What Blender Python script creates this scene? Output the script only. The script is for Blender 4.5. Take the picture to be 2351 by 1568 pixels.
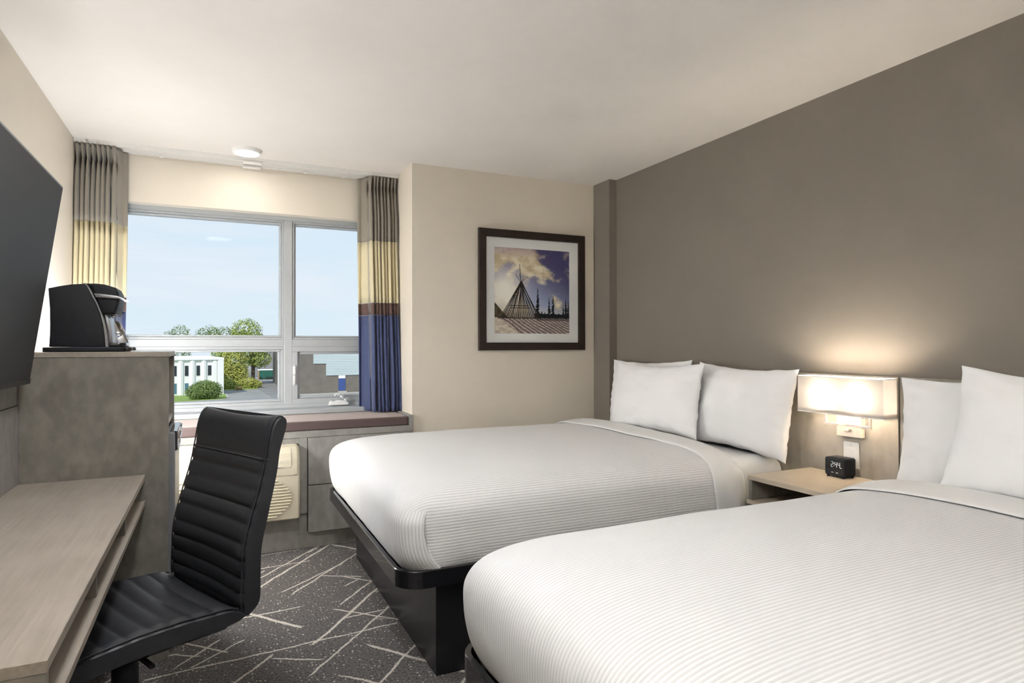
import bpy, bmesh, math, random
from mathutils import Vector, Matrix, noise as mnoise

for o in list(bpy.data.objects):
    bpy.data.objects.remove(o, do_unlink=True)
SC = bpy.context.scene
COL = SC.collection
PI = math.pi

# ------------------------------------------------------------------ camera
YAW, PITCH, ROLL, FPX = 0.44376, 0.00556, -0.00154, 1442.64
cam_d = bpy.data.cameras.new('camera')
cam_d.sensor_fit = 'HORIZONTAL'
cam_d.sensor_width = 36.0
cam_d.lens = FPX / 2351.0 * 36.0
cam_d.clip_start = 0.02
cam_d.clip_end = 1000
cam = bpy.data.objects.new('camera', cam_d)
COL.objects.link(cam)
f_ = Vector((math.sin(YAW) * math.cos(PITCH), math.cos(YAW) * math.cos(PITCH), math.sin(PITCH)))
r_ = Vector((math.cos(YAW), -math.sin(YAW), 0))
u_ = r_.cross(f_)
r2 = r_ * math.cos(ROLL) + u_ * math.sin(ROLL)
u2 = -r_ * math.sin(ROLL) + u_ * math.cos(ROLL)
cam.matrix_world = Matrix(((r2.x, u2.x, -f_.x, 0), (r2.y, u2.y, -f_.y, 0), (r2.z, u2.z, -f_.z, 1.225), (0, 0, 0, 1)))
SC.camera = cam

# ------------------------------------------------------------------ exposure, sky, sun
SC.view_settings.view_transform = 'Standard'
SC.view_settings.look = 'None'
SC.view_settings.exposure = 0.15
SC.view_settings.gamma = 1.0
SC.view_settings.use_curve_mapping = False
SC.cycles.max_bounces = 7
SC.cycles.diffuse_bounces = 4
SC.cycles.glossy_bounces = 2
SC.cycles.transmission_bounces = 4
SC.cycles.transparent_max_bounces = 6
SC.cycles.adaptive_threshold = 0.08
SC.cycles.use_light_tree = False
SC.cycles.sample_clamp_indirect = 0.0

SKY_STRENGTH = 0.88
SUN_STRENGTH = 3.2
WINDOW_LED = 34.0
DESK_FILL = 115.0  # from here to the uplight: strengths of added, unseen fill lights
CORNER_FILL = 90.0
ROOM_FILL = 105.0
UPLIGHT_FILL = 500.0
BULB_LED = 470.0

world = bpy.data.worlds.new('sky')
SC.world = world
world.use_nodes = True
wn, wl = world.node_tree.nodes, world.node_tree.links
wn.clear()
w_out = wn.new('ShaderNodeOutputWorld')
w_bg = wn.new('ShaderNodeBackground')
w_bg.inputs['Strength'].default_value = SKY_STRENGTH
w_tc = wn.new('ShaderNodeTexCoord')
w_sep = wn.new('ShaderNodeSeparateXYZ')
wl.new(w_tc.outputs['Generated'], w_sep.inputs[0])
w_ramp = wn.new('ShaderNodeValToRGB')
w_ramp.color_ramp.elements[0].position = 0.0
w_ramp.color_ramp.elements[0].color = (0.72, 0.88, 0.97, 1)
w_ramp.color_ramp.elements[1].position = 0.55
w_ramp.color_ramp.elements[1].color = (0.36, 0.60, 0.90, 1)
e = w_ramp.color_ramp.elements.new(0.12)
e.color = (0.68, 0.85, 0.97, 1)
e = w_ramp.color_ramp.elements.new(0.24)
e.color = (0.60, 0.80, 0.96, 1)
wl.new(w_sep.outputs['Z'], w_ramp.inputs[0])
w_map = wn.new('ShaderNodeMapping')
w_map.inputs['Scale'].default_value = (1.6, 1.6, 7.0)
wl.new(w_tc.outputs['Generated'], w_map.inputs[0])
w_noise = wn.new('ShaderNodeTexNoise')
w_noise.inputs['Scale'].default_value = 2.2
w_noise.inputs['Detail'].default_value = 6
w_noise.inputs['Roughness'].default_value = 0.6
w_noise.inputs['Distortion'].default_value = 0.6
wl.new(w_map.outputs[0], w_noise.inputs['Vector'])
w_cr = wn.new('ShaderNodeValToRGB')
w_cr.color_ramp.elements[0].position = 0.31
w_cr.color_ramp.elements[0].color = (0, 0, 0, 1)
w_cr.color_ramp.elements[1].position = 0.66
w_cr.color_ramp.elements[1].color = (0.85, 0.85, 0.85, 1)
wl.new(w_noise.outputs['Fac'], w_cr.inputs[0])
w_mix = wn.new('ShaderNodeMixRGB')
wl.new(w_cr.outputs[0], w_mix.inputs[0])
wl.new(w_ramp.outputs[0], w_mix.inputs[1])
w_mix.inputs[2].default_value = (0.82, 0.895, 0.975, 1)
wl.new(w_mix.outputs[0], w_bg.inputs['Color'])
wl.new(w_bg.outputs[0], w_out.inputs[0])

sun_d = bpy.data.lights.new('sun', 'SUN')
sun_d.energy = SUN_STRENGTH
sun_d.angle = 0.01
sun_d.color = (1.0, 0.95, 0.86)
sun = bpy.data.objects.new('sun', sun_d)
COL.objects.link(sun)
sun.rotation_euler = Vector((0.42, 0.62, -0.66)).to_track_quat('-Z', 'Y').to_euler()


# ------------------------------------------------------------------ materials
def _nt(name):
    m = bpy.data.materials.new(name)
    m.use_nodes = True
    nt = m.node_tree
    b = nt.nodes['Principled BSDF']
    return m, nt, b


def mat(name, col, rough=0.5, metal=0.0, spec=0.5, coat=0.0, emit=None, estr=0.0, sheen=0.0):
    m, nt, b = _nt(name)
    b.inputs['Base Color'].default_value = (*col, 1)
    b.inputs['Roughness'].default_value = rough
    b.inputs['Metallic'].default_value = metal
    b.inputs['Specular IOR Level'].default_value = spec
    b.inputs['Coat Weight'].default_value = coat
    b.inputs['Sheen Weight'].default_value = sheen
    if emit:
        b.inputs['Emission Color'].default_value = (*emit, 1)
        b.inputs['Emission Strength'].default_value = estr
    return m


def mottled(name, c1, c2, scale=4.0, rough=0.5, stretch=(1, 1, 1), detail=8, bump=0.0, bscale=60.0, lo=0.3, hi=0.7,
            c3=None, c3scale=60.0, c3fac=0.3, spec=0.4, dist=0.0, bstretch=None):
    m, nt, b = _nt(name)
    N, L = nt.nodes, nt.links
    tc = N.new('ShaderNodeTexCoord')
    geo = N.new('ShaderNodeNewGeometry')
    mp = N.new('ShaderNodeMapping')
    mp.inputs['Scale'].default_value = stretch
    L.new(geo.outputs['Position'], mp.inputs[0])
    n = N.new('ShaderNodeTexNoise')
    n.inputs['Scale'].default_value = scale
    n.inputs['Detail'].default_value = detail
    n.inputs['Roughness'].default_value = 0.6
    n.inputs['Distortion'].default_value = dist
    L.new(mp.outputs[0], n.inputs['Vector'])
    r = N.new('ShaderNodeValToRGB')
    r.color_ramp.elements[0].position = lo
    r.color_ramp.elements[0].color = (*c1, 1)
    r.color_ramp.elements[1].position = hi
    r.color_ramp.elements[1].color = (*c2, 1)
    L.new(n.outputs['Fac'], r.inputs[0])
    out = r.outputs[0]
    if c3:
        n2 = N.new('ShaderNodeTexNoise')
        n2.inputs['Scale'].default_value = c3scale
        n2.inputs['Detail'].default_value = 4
        mp2 = N.new('ShaderNodeMapping')
        mp2.inputs['Scale'].default_value = bstretch or stretch
        L.new(geo.outputs['Position'], mp2.inputs[0])
        L.new(mp2.outputs[0], n2.inputs['Vector'])
        r2_ = N.new('ShaderNodeMapRange')
        r2_.inputs['From Min'].default_value = 0.4
        r2_.inputs['From Max'].default_value = 0.7
        r2_.inputs['To Max'].default_value = c3fac
        L.new(n2.outputs['Fac'], r2_.inputs['Value'])
        mx = N.new('ShaderNodeMixRGB')
        mx.inputs[2].default_value = (*c3, 1)
        L.new(r2_.outputs[0], mx.inputs[0])
        L.new(out, mx.inputs[1])
        out = mx.outputs[0]
    L.new(out, b.inputs['Base Color'])
    b.inputs['Roughness'].default_value = rough
    b.inputs['Specular IOR Level'].default_value = spec
    if bump > 0:
        n3 = N.new('ShaderNodeTexNoise')
        n3.inputs['Scale'].default_value = bscale
        n3.inputs['Detail'].default_value = 3
        mp3 = N.new('ShaderNodeMapping')
        mp3.inputs['Scale'].default_value = bstretch or (1, 1, 1)
        L.new(geo.outputs['Position'], mp3.inputs[0])
        L.new(mp3.outputs[0], n3.inputs['Vector'])
        bp = N.new('ShaderNodeBump')
        bp.inputs['Strength'].default_value = bump
        bp.inputs['Distance'].default_value = 0.002
        L.new(n3.outputs['Fac'], bp.inputs['Height'])
        L.new(bp.outputs[0], b.inputs['Normal'])
    return m


M = {}
M['ceiling'] = mottled('ceiling paint', (0.80, 0.76, 0.715), (0.83, 0.79, 0.745), 3, 0.9, bump=0.05, bscale=200, spec=0.2)
M['cream'] = mottled('cream wall paint', (0.765, 0.70, 0.60), (0.79, 0.725, 0.625), 3, 0.85, bump=0.05, bscale=220, spec=0.2)
M['taupe'] = mottled('taupe wall paint', (0.235, 0.208, 0.176), (0.248, 0.220, 0.187), 3, 0.75, bump=0.06, bscale=220, spec=0.25)
M['concrete'] = mottled('concrete laminate', (0.165, 0.148, 0.124), (0.255, 0.234, 0.202), 5.0, 0.48, stretch=(1, 1, 0.7),
                        c3=(0.40, 0.365, 0.31), c3scale=26, c3fac=0.35, bump=0.12, bscale=90, bstretch=(1, 1, 0.6), dist=0.5)
M['headboard'] = mottled('headboard laminate', (0.30, 0.272, 0.23), (0.43, 0.395, 0.345), 5.0, 0.48, stretch=(1, 1, 0.7),
                         c3=(0.48, 0.445, 0.39), c3scale=26, c3fac=0.35, bump=0.1, bscale=90, bstretch=(1, 1, 0.6), dist=0.5)
M['concrete_grey'] = mottled('grey concrete laminate', (0.25, 0.24, 0.22), (0.36, 0.345, 0.322), 6.0, 0.5, stretch=(1, 1, 0.6),
                             c3=(0.49, 0.47, 0.44), c3scale=30, c3fac=0.3, bump=0.1, bscale=90, dist=0.3)
M['desk_wood'] = mottled('pale oak laminate', (0.31, 0.268, 0.22), (0.41, 0.357, 0.298), 5.0, 0.38, stretch=(1, 0.7, 1),
                         c3=(0.50, 0.445, 0.38), c3scale=70, c3fac=0.4, bump=0.25, bscale=90, bstretch=(1.6, 0.06, 1.6), dist=0.2)
M['stand_wood'] = mottled('nightstand oak laminate', (0.46, 0.39, 0.30), (0.54, 0.465, 0.365), 5.0, 0.4, stretch=(1, 0.7, 1),
                          c3=(0.60, 0.53, 0.43), c3scale=70, c3fac=0.3, bump=0.12, bscale=90, bstretch=(1.6, 0.06, 1.6))
M['white_frame'] = mat('white vinyl', (0.44, 0.46, 0.47), 0.35)
M['white_plastic'] = mat('white plastic', (0.85, 0.84, 0.82), 0.3)
M['rail'] = mat('white rail', (0.78, 0.77, 0.74), 0.4)
M['black_lam'] = mat('black laminate', (0.010, 0.010, 0.012), 0.28, spec=0.5)
M['rail_black'] = mat('black satin bed rail', (0.012, 0.012, 0.014), 0.22, spec=0.6, coat=0.3)
M['linen'] = mottled('white linen', (0.905, 0.905, 0.91), (0.925, 0.925, 0.93), 5, 0.9, bump=0.12, bscale=500, spec=0.1)
M['sheet'] = mottled('white sheet', (0.85, 0.845, 0.835), (0.88, 0.875, 0.865), 5, 0.85, bump=0.1, bscale=400, spec=0.1)
M['mattress'] = mat('mattress', (0.84, 0.83, 0.81), 0.9, spec=0.1)
M['tv_screen'] = mat('tv screen', (0.045, 0.045, 0.047), 0.6, spec=0.3)
M['tv_case'] = mat('dark tv case', (0.02, 0.02, 0.022), 0.4)
M['tv_edge'] = mat('grey tv edge', (0.20, 0.21, 0.22), 0.35, metal=0.6)
M['black_plastic'] = mottled('black plastic', (0.013, 0.014, 0.017), (0.017, 0.018, 0.022), 40, 0.5, bump=0.08, bscale=500, spec=0.3)
M['black_gloss'] = mat('glossy black plastic', (0.012, 0.012, 0.013), 0.12, spec=0.6, coat=0.4)
M['silver'] = mat('silver plastic', (0.42, 0.42, 0.43), 0.3, metal=0.7)
M['chrome'] = mat('chrome', (0.75, 0.75, 0.76), 0.08, metal=1.0)
M['nickel'] = mat('brushed nickel', (0.70, 0.64, 0.56), 0.4, metal=0.35)
M['frame_wood'] = mottled('dark brown frame', (0.020, 0.013, 0.010), (0.034, 0.022, 0.017), 30, 0.4, stretch=(1, 1, 8))
M['mat_board'] = mat('white mat board', (0.80, 0.81, 0.80), 0.8, spec=0.2)
M['leather'] = mottled('black leatherette', (0.024, 0.025, 0.029), (0.033, 0.034, 0.039), 60, 0.42, bump=0.12, bscale=700, spec=0.5)
M['ac'] = mat('cream ac plastic', (0.66, 0.60, 0.46), 0.4)
M['ac_dark'] = mat('dark gap', (0.02, 0.02, 0.018), 0.9)
M['brown_fabric'] = mottled('brown woven fabric', (0.105, 0.075, 0.07), (0.16, 0.118, 0.112), 900, 0.85, stretch=(1, 1, 0.25), bump=0.3,
                            bscale=900, spec=0.15)
M['fridge'] = mat('dark grey fridge', (0.20, 0.20, 0.21), 0.35)
M['bulb'] = mat('lit bulb', (1, 0.95, 0.85), 0.5, emit=(1, 0.89, 0.76), estr=BULB_LED)
M['digit'] = mat('white lcd digit', (0.7, 0.7, 0.7), 0.5, emit=(0.8, 0.82, 0.86), estr=0.4)
M['lens'] = mat('lit diffuser', (1, 1, 1), 0.5, emit=(1, 0.95, 0.89), estr=WINDOW_LED)
M['fill_room'] = mat('room fill disc', (1, 1, 1), 0.5, emit=(0.945, 0.97, 1.0), estr=ROOM_FILL)
M['fill_corner'] = mat('corner fill globe', (1, 1, 1), 0.5, emit=(0.955, 0.975, 1.0), estr=CORNER_FILL)
M['fill_desk'] = mat('lit desk fill light disc', (1, 1, 1), 0.5, emit=(0.945, 0.97, 1.0), estr=DESK_FILL)
M['fill_up'] = mat('uplighter fill disc', (1, 1, 1), 0.5, emit=(0.945, 0.97, 1.0), estr=UPLIGHT_FILL)
M['pod'] = mat('coffee pod foil', (0.62, 0.56, 0.47), 0.45, spec=0.4)
M['pod_print'] = mat('pod print', (0.45, 0.17, 0.08), 0.5)
M['rack'] = mat('grey wire rack', (0.18, 0.17, 0.15), 0.35, metal=0.5)
M['logo'] = mat('pale logo print', (0.85, 0.83, 0.76), 0.4)

# band fabrics for the curtains
for k, c in dict(c_taupe=(0.29, 0.26, 0.215), c_cream=(0.70, 0.62, 0.41), c_brown=(0.13, 0.075, 0.062), c_navy=(0.050, 0.068, 0.17)).items():
    mm, nt, b = _nt('curtain ' + k[2:])
    N, L = nt.nodes, nt.links
    b.inputs['Base Color'].default_value = (*c, 1)
    b.inputs['Roughness'].default_value = 0.55 if k == 'c_navy' else 0.75
    b.inputs['Specular IOR Level'].default_value = 0.35 if k == 'c_navy' else 0.2
    b.inputs['Sheen Weight'].default_value = 0.25
    M[k] = mm

# glass pane
mm = bpy.data.materials.new('window glass')
mm.use_nodes = True
nt = mm.node_tree
nt.nodes.clear()
go = nt.nodes.new('ShaderNodeOutputMaterial')
gt = nt.nodes.new('ShaderNodeBsdfTransparent')
gg = nt.nodes.new('ShaderNodeBsdfGlossy')
gg.inputs['Roughness'].default_value = 0.02
gm = nt.nodes.new('ShaderNodeMixShader')
gm.inputs[0].default_value = 0.0006
nt.links.new(gt.outputs[0], gm.inputs[1])
nt.links.new(gg.outputs[0], gm.inputs[2])
nt.links.new(gm.outputs[0], go.inputs[0])
M['glass'] = mm
fb = M['brown_fabric'].node_tree.nodes['Principled BSDF']
fb.inputs['Sheen Weight'].default_value = 0.5
fb.inputs['Sheen Roughness'].default_value = 0.35
fb.inputs['Sheen Tint'].default_value = (1.0, 0.86, 0.80, 1)

# lamp shade fabric: diffuse + translucent
mm = bpy.data.materials.new('white shade fabric')
mm.use_nodes = True
nt = mm.node_tree
nt.nodes.clear()
go = nt.nodes.new('ShaderNodeOutputMaterial')
gd = nt.nodes.new('ShaderNodeBsdfDiffuse')
gd.inputs[0].default_value = (0.82, 0.79, 0.75, 1)
gt = nt.nodes.new('ShaderNodeBsdfTranslucent')
gt.inputs[0].default_value = (0.080, 0.074, 0.067, 1)
gm = nt.nodes.new('ShaderNodeMixShader')
gm.inputs[0].default_value = 0.5
nt.links.new(gd.outputs[0], gm.inputs[1])
nt.links.new(gt.outputs[0], gm.inputs[2])
nt.links.new(gm.outputs[0], go.inputs[0])
M['shade'] = mm
mm = mm.copy()
mm.name = 'added diffuser sheet'
mm.node_tree.nodes['Translucent BSDF'].inputs[0].default_value = (0.66, 0.62, 0.57, 1)
M['diffuser'] = mm  # for the sheet added to dim light below the wall lamp


# ribbed duvet: ribs follow the cloth's own UV
def ribbed():
    m, nt, b = _nt('white ribbed duvet')
    N, L = nt.nodes, nt.links
    b.inputs['Roughness'].default_value = 0.8
    b.inputs['Specular IOR Level'].default_value = 0.15
    uv = N.new('ShaderNodeUVMap')
    uv.uv_map = 'cloth'
    sp = N.new('ShaderNodeSeparateXYZ')
    L.new(uv.outputs[0], sp.inputs[0])
    mu = N.new('ShaderNodeMath')
    mu.operation = 'MULTIPLY'
    mu.inputs[1].default_value = 2 * PI / 0.0115
    L.new(sp.outputs['Y'], mu.inputs[0])
    si = N.new('ShaderNodeMath')
    si.operation = 'SINE'
    L.new(mu.outputs[0], si.inputs[0])
    mr = N.new('ShaderNodeMapRange')
    mr.interpolation_type = 'SMOOTHSTEP'
    mr.inputs['From Min'].default_value = -0.75
    mr.inputs['From Max'].default_value = 0.55
    L.new(si.outputs[0], mr.inputs['Value'])
    cr = N.new('ShaderNodeMixRGB')
    cr.inputs[1].default_value = (0.75, 0.75, 0.75, 1)
    cr.inputs[2].default_value = (0.90, 0.90, 0.90, 1)
    L.new(mr.outputs[0], cr.inputs[0])
    L.new(cr.outputs[0], b.inputs['Base Color'])
    bp = N.new('ShaderNodeBump')
    bp.inputs['Strength'].default_value = 0.5
    bp.inputs['Distance'].default_value = 0.0013
    L.new(mr.outputs[0], bp.inputs['Height'])
    L.new(bp.outputs[0], b.inputs['Normal'])
    return m


M['ribbed'] = ribbed()


# carpet: dark heather with broken cream lines in a few directions and cream flecks
def carpet():
    m, nt, b = _nt('patterned carpet')
    N, L = nt.nodes, nt.links
    b.inputs['Roughness'].default_value = 0.95
    b.inputs['Specular IOR Level'].default_value = 0.1
    geo = N.new('ShaderNodeNewGeometry')
    wob = N.new('ShaderNodeTexNoise')
    wob.inputs['Scale'].default_value = 9.0
    wob.inputs['Detail'].default_value = 5
    L.new(geo.outputs['Position'], wob.inputs['Vector'])
    ws = N.new('ShaderNodeVectorMath')
    ws.operation = 'SCALE'
    ws.inputs['Scale'].default_value = 0.022
    L.new(wob.outputs['Color'], ws.inputs[0])
    wa = N.new('ShaderNodeVectorMath')
    wa.operation = 'ADD'
    L.new(geo.outputs['Position'], wa.inputs[0])
    L.new(ws.outputs[0], wa.inputs[1])
    fine = N.new('ShaderNodeTexNoise')
    fine.inputs['Scale'].default_value = 170.0
    fine.inputs['Detail'].default_value = 3
    L.new(geo.outputs['Position'], fine.inputs['Vector'])
    total = None
    fams = [(49, 3.4, 0.0035, 0.47, 1.7), (52, 1.9, 0.0048, 0.44, 6.1), (-45, 2.6, 0.0036, 0.53, 3.3), (4, 3.6, 0.0034, 0.53, 8.8),
            (-29, 2.4, 0.0034, 0.55, 5.2), (40, 3.1, 0.0032, 0.55, 2.9), (-52, 1.2, 0.0056, 0.47, 9.7)]
    for ang, scale, wid, thr, off in fams:
        mp = N.new('ShaderNodeMapping')
        mp.inputs['Rotation'].default_value = (0, 0, -math.radians(ang))
        mp.inputs['Location'].default_value = (off * 1.31, off * 2.17, 0)
        L.new(wa.outputs[0], mp.inputs[0])
        sp = N.new('ShaderNodeSeparateXYZ')
        L.new(mp.outputs[0], sp.inputs[0])
        vo = N.new('ShaderNodeTexVoronoi')
        vo.voronoi_dimensions = '1D'
        vo.feature = 'DISTANCE_TO_EDGE'
        vo.inputs['Scale'].default_value = scale
        L.new(sp.outputs['Y'], vo.inputs['W'])
        # ragged width
        fw = N.new('ShaderNodeMath')
        fw.operation = 'MULTIPLY_ADD'
        fw.inputs[1].default_value = -wid * scale * 4.6
        L.new(fine.outputs['Fac'], fw.inputs[0])
        L.new(vo.outputs['Distance'], fw.inputs[2])
        lt = N.new('ShaderNodeMath')
        lt.operation = 'LESS_THAN'
        lt.inputs[1].default_value = -wid * scale * 0.95
        L.new(fw.outputs[0], lt.inputs[0])
        # broken along its length, each line differently
        cx = N.new('ShaderNodeCombineXYZ')
        mx_ = N.new('ShaderNodeMath')
        mx_.operation = 'MULTIPLY'
        mx_.inputs[1].default_value = 2.2
        L.new(sp.outputs['X'], mx_.inputs[0])
        my_ = N.new('ShaderNodeMath')
        my_.operation = 'MULTIPLY'
        my_.inputs[1].default_value = 7.0
        L.new(sp.outputs['Y'], my_.inputs[0])
        L.new(mx_.outputs[0], cx.inputs[0])
        L.new(my_.outputs[0], cx.inputs[1])
        cx.inputs[2].default_value = off
        nb = N.new('ShaderNodeTexNoise')
        nb.inputs['Scale'].default_value = 1.0
        nb.inputs['Detail'].default_value = 1
        L.new(cx.outputs[0], nb.inputs['Vector'])
        gt_ = N.new('ShaderNodeMath')
        gt_.operation = 'GREATER_THAN'
        gt_.inputs[1].default_value = thr
        L.new(nb.outputs['Fac'], gt_.inputs[0])
        an = N.new('ShaderNodeMath')
        an.operation = 'MULTIPLY'
        L.new(lt.outputs[0], an.inputs[0])
        L.new(gt_.outputs[0], an.inputs[1])
        if total is None:
            total = an.outputs[0]
        else:
            mxn = N.new('ShaderNodeMath')
            mxn.operation = 'MAXIMUM'
            L.new(total, mxn.inputs[0])
            L.new(an.outputs[0], mxn.inputs[1])
            total = mxn.outputs[0]
    # flecks
    vf = N.new('ShaderNodeTexVoronoi')
    vf.inputs['Scale'].default_value = 75
    L.new(geo.outputs['Position'], vf.inputs['Vector'])
    vs = N.new('ShaderNodeSeparateColor')
    L.new(vf.outputs['Color'], vs.inputs[0])
    g1 = N.new('ShaderNodeMath')
    g1.operation = 'GREATER_THAN'
    g1.inputs[1].default_value = 0.74
    L.new(vs.outputs[0], g1.inputs[0])
    g2 = N.new('ShaderNodeMath')
    g2.operation = 'LESS_THAN'
    g2.inputs[1].default_value = 0.27
    L.new(vf.outputs['Distance'], g2.inputs[0])
    g3 = N.new('ShaderNodeMath')
    g3.operation = 'MULTIPLY'
    L.new(g1.outputs[0], g3.inputs[0])
    L.new(g2.outputs[0], g3.inputs[1])
    g4 = N.new('ShaderNodeMath')
    g4.operation = 'MAXIMUM'
    L.new(g3.outputs[0], g4.inputs[0])
    L.new(total, g4.inputs[1])
    # heather base
    hn = N.new('ShaderNodeTexNoise')
    hn.inputs['Scale'].default_value = 110
    hn.inputs['Detail'].default_value = 4
    L.new(geo.outputs['Position'], hn.inputs['Vector'])
    hr = N.new('ShaderNodeValToRGB')
    hr.color_ramp.elements[0].position = 0.3
    hr.color_ramp.elements[0].color = (0.054, 0.049, 0.046, 1)
    hr.color_ramp.elements[1].position = 0.72
    hr.color_ramp.elements[1].color = (0.22, 0.203, 0.193, 1)
    L.new(hn.outputs['Fac'], hr.inputs[0])
    mx = N.new('ShaderNodeMixRGB')
    mx.inputs[2].default_value = (0.60, 0.55, 0.485, 1)
    L.new(g4.outputs[0], mx.inputs[0])
    L.new(hr.outputs[0], mx.inputs[1])
    L.new(mx.outputs[0], b.inputs['Base Color'])
    pn = N.new('ShaderNodeTexNoise')
    pn.inputs['Scale'].default_value = 260
    pn.inputs['Detail'].default_value = 2
    L.new(geo.outputs['Position'], pn.inputs['Vector'])
    bp = N.new('ShaderNodeBump')
    bp.inputs['Strength'].default_value = 0.7
    bp.inputs['Distance'].default_value = 0.004
    L.new(pn.outputs['Fac'], bp.inputs['Height'])
    L.new(bp.outputs[0], b.inputs['Normal'])
    return m


M['carpet'] = carpet()


# leaves: colour varies leaf by leaf
def leafmat(name, cols):
    m, nt, b = _nt(name)
    N, L = nt.nodes, nt.links
    g = N.new('ShaderNodeNewGeometry')
    r = N.new('ShaderNodeValToRGB')
    els = r.color_ramp.elements
    els[0].color = (*cols[0], 1)
    els[1].color = (*cols[-1], 1)
    for i, c in enumerate(cols[1:-1]):
        el = els.new((i + 1) / (len(cols) - 1))
        el.color = (*c, 1)
    L.new(g.outputs['Random Per Island'], r.inputs[0])
    L.new(r.outputs[0], b.inputs['Base Color'])
    b.inputs['Roughness'].default_value = 0.8
    b.inputs['Specular IOR Level'].default_value = 0.1
    return m


M['leaf_green'] = leafmat('leaves green', [(0.17, 0.24, 0.06), (0.25, 0.34, 0.09), (0.34, 0.42, 0.12), (0.46, 0.49, 0.14)])
M['leaf_yellow'] = leafmat('leaves yellow green', [(0.28, 0.32, 0.09), (0.42, 0.45, 0.12), (0.55, 0.51, 0.14), (0.32, 0.40, 0.12)])
M['leaf_dark'] = leafmat('leaves dark', [(0.12, 0.18, 0.06), (0.17, 0.24, 0.08), (0.23, 0.31, 0.10)])
M['bark'] = mottled('bark', (0.10, 0.08, 0.06), (0.18, 0.15, 0.12), 3, 0.9)
M['asphalt'] = mottled('asphalt', (0.26, 0.26, 0.255), (0.33, 0.33, 0.32), 0.25, 0.95, c3=(0.24, 0.24, 0.24), c3scale=1.2, c3fac=0.4)
M['asphalt2'] = mottled('worn asphalt', (0.20, 0.20, 0.205), (0.28, 0.28, 0.28), 0.3, 0.95, c3=(0.18, 0.18, 0.18), c3scale=1.5, c3fac=0.4)
M['grass'] = mottled('grass', (0.15, 0.25, 0.05), (0.24, 0.34, 0.08), 1.5, 0.95, c3=(0.30, 0.36, 0.10), c3scale=8, c3fac=0.4)
M['bldg_white'] = mat('white panel', (0.80, 0.82, 0.83), 0.7)
M['bldg_roof'] = mat('white roof', (0.84, 0.86, 0.88), 0.8)
M['bldg_glass'] = mat('dark window', (0.020, 0.028, 0.034), 0.12, spec=0.6)
M['bldg_glass2'] = mat('blue window', (0.10, 0.20, 0.27), 0.15, spec=0.6)
M['block'] = mottled('grey block wall', (0.155, 0.14, 0.122), (0.21, 0.19, 0.168), 0.8, 0.95, c3=(0.16, 0.15, 0.135), c3scale=6, c3fac=0.5)
M['siding'] = mottled('pale blue siding', (0.47, 0.56, 0.58), (0.53, 0.61, 0.63), 0.6, 0.6, stretch=(0.3, 0.3, 6))
M['bluedoor'] = mat('blue door', (0.045, 0.085, 0.27), 0.6)
M['green_box'] = mat('green container', (0.03, 0.15, 0.115), 0.6)
M['kerb'] = mat('concrete kerb', (0.42, 0.41, 0.37), 0.9)
M['line_white'] = mat('white line', (0.7, 0.72, 0.74), 0.8)
M['line_yellow'] = mat('yellow line', (0.60, 0.40, 0.12), 0.8)
M['pallet'] = mat('pallet wood', (0.50, 0.32, 0.14), 0.9)
M['tyre'] = mat('tyre rubber', (0.02, 0.022, 0.022), 0.9)
M['far_wall'] = mat('far grey wall', (0.26, 0.265, 0.27), 0.9)


# ------------------------------------------------------------------ mesh helpers
ROOTM = {}


def thing(name, label, cat, loc=(0, 0, 0), rotz=0.0, group=None, kind=None):
    o = bpy.data.objects.new(name, None)
    COL.objects.link(o)
    o.empty_display_size = 0.1
    o.location = loc
    o.rotation_euler = (0, 0, rotz)
    if kind:
        o['kind'] = kind
        if label:
            o['label'] = label
    else:
        o['label'] = label
        o['category'] = cat
    if group:
        o['group'] = group
    ROOTM[o.name] = Matrix.Translation(loc) @ Matrix.Rotation(rotz, 4, 'Z')
    return o


def tag(o, label, cat, group=None):
    o['label'] = label
    o['category'] = cat
    if group:
        o['group'] = group
    return o


def root(o):
    while o.parent:
        o = o.parent
    return o


def obj(name, bm, m, parent=None, smooth=False, local=False, label=None, kind=None, recalc=True, base=None):
    if recalc:
        bmesh.ops.recalc_face_normals(bm, faces=bm.faces)
    if parent is not None and not local:
        bm.transform(ROOTM[root(parent).name].inverted())
    if base is not None:
        bm.transform(Matrix.Translation(-Vector(base)))
    me = bpy.data.meshes.new(name)
    bm.to_mesh(me)
    bm.free()
    me.materials.append(M[m] if isinstance(m, str) else m)
    if smooth:
        for p in me.polygons:
            p.use_smooth = True
    o = bpy.data.objects.new(name, me)
    COL.objects.link(o)
    if base is not None:
        o.location = base
    if parent is not None:
        o.parent = parent
    else:
        ROOTM[o.name] = Matrix.Translation(base) if base is not None else Matrix()
    if label:
        o['label'] = label
    if kind:
        o['kind'] = kind
    return o


def sharp(o, ang=40):
    me = o.data
    me.set_sharp_from_angle(angle=math.radians(ang))
    return o


def box(bm, x0, x1, y0, y1, z0, z1, bev=0.0, seg=2):
    b = bmesh.new()
    vs = [b.verts.new(p) for p in ((x0, y0, z0), (x1, y0, z0), (x1, y1, z0), (x0, y1, z0), (x0, y0, z1), (x1, y0, z1), (x1, y1, z1), (x0, y1, z1))]
    for f in ((0, 3, 2, 1), (4, 5, 6, 7), (0, 1, 5, 4), (1, 2, 6, 5), (2, 3, 7, 6), (3, 0, 4, 7)):
        b.faces.new([vs[i] for i in f])
    if bev > 0:
        bmesh.ops.bevel(b, geom=list(b.edges), offset=bev, segments=seg, profile=0.5, affect='EDGES')
    merge(bm, b)
    return bm


def merge(bm, b):
    me = bpy.data.meshes.new('tmp')
    b.to_mesh(me)
    b.free()
    bm.from_mesh(me)
    bpy.data.meshes.remove(me)


def B(*a, **k):
    return box(bmesh.new(), *a, **k)


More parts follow.
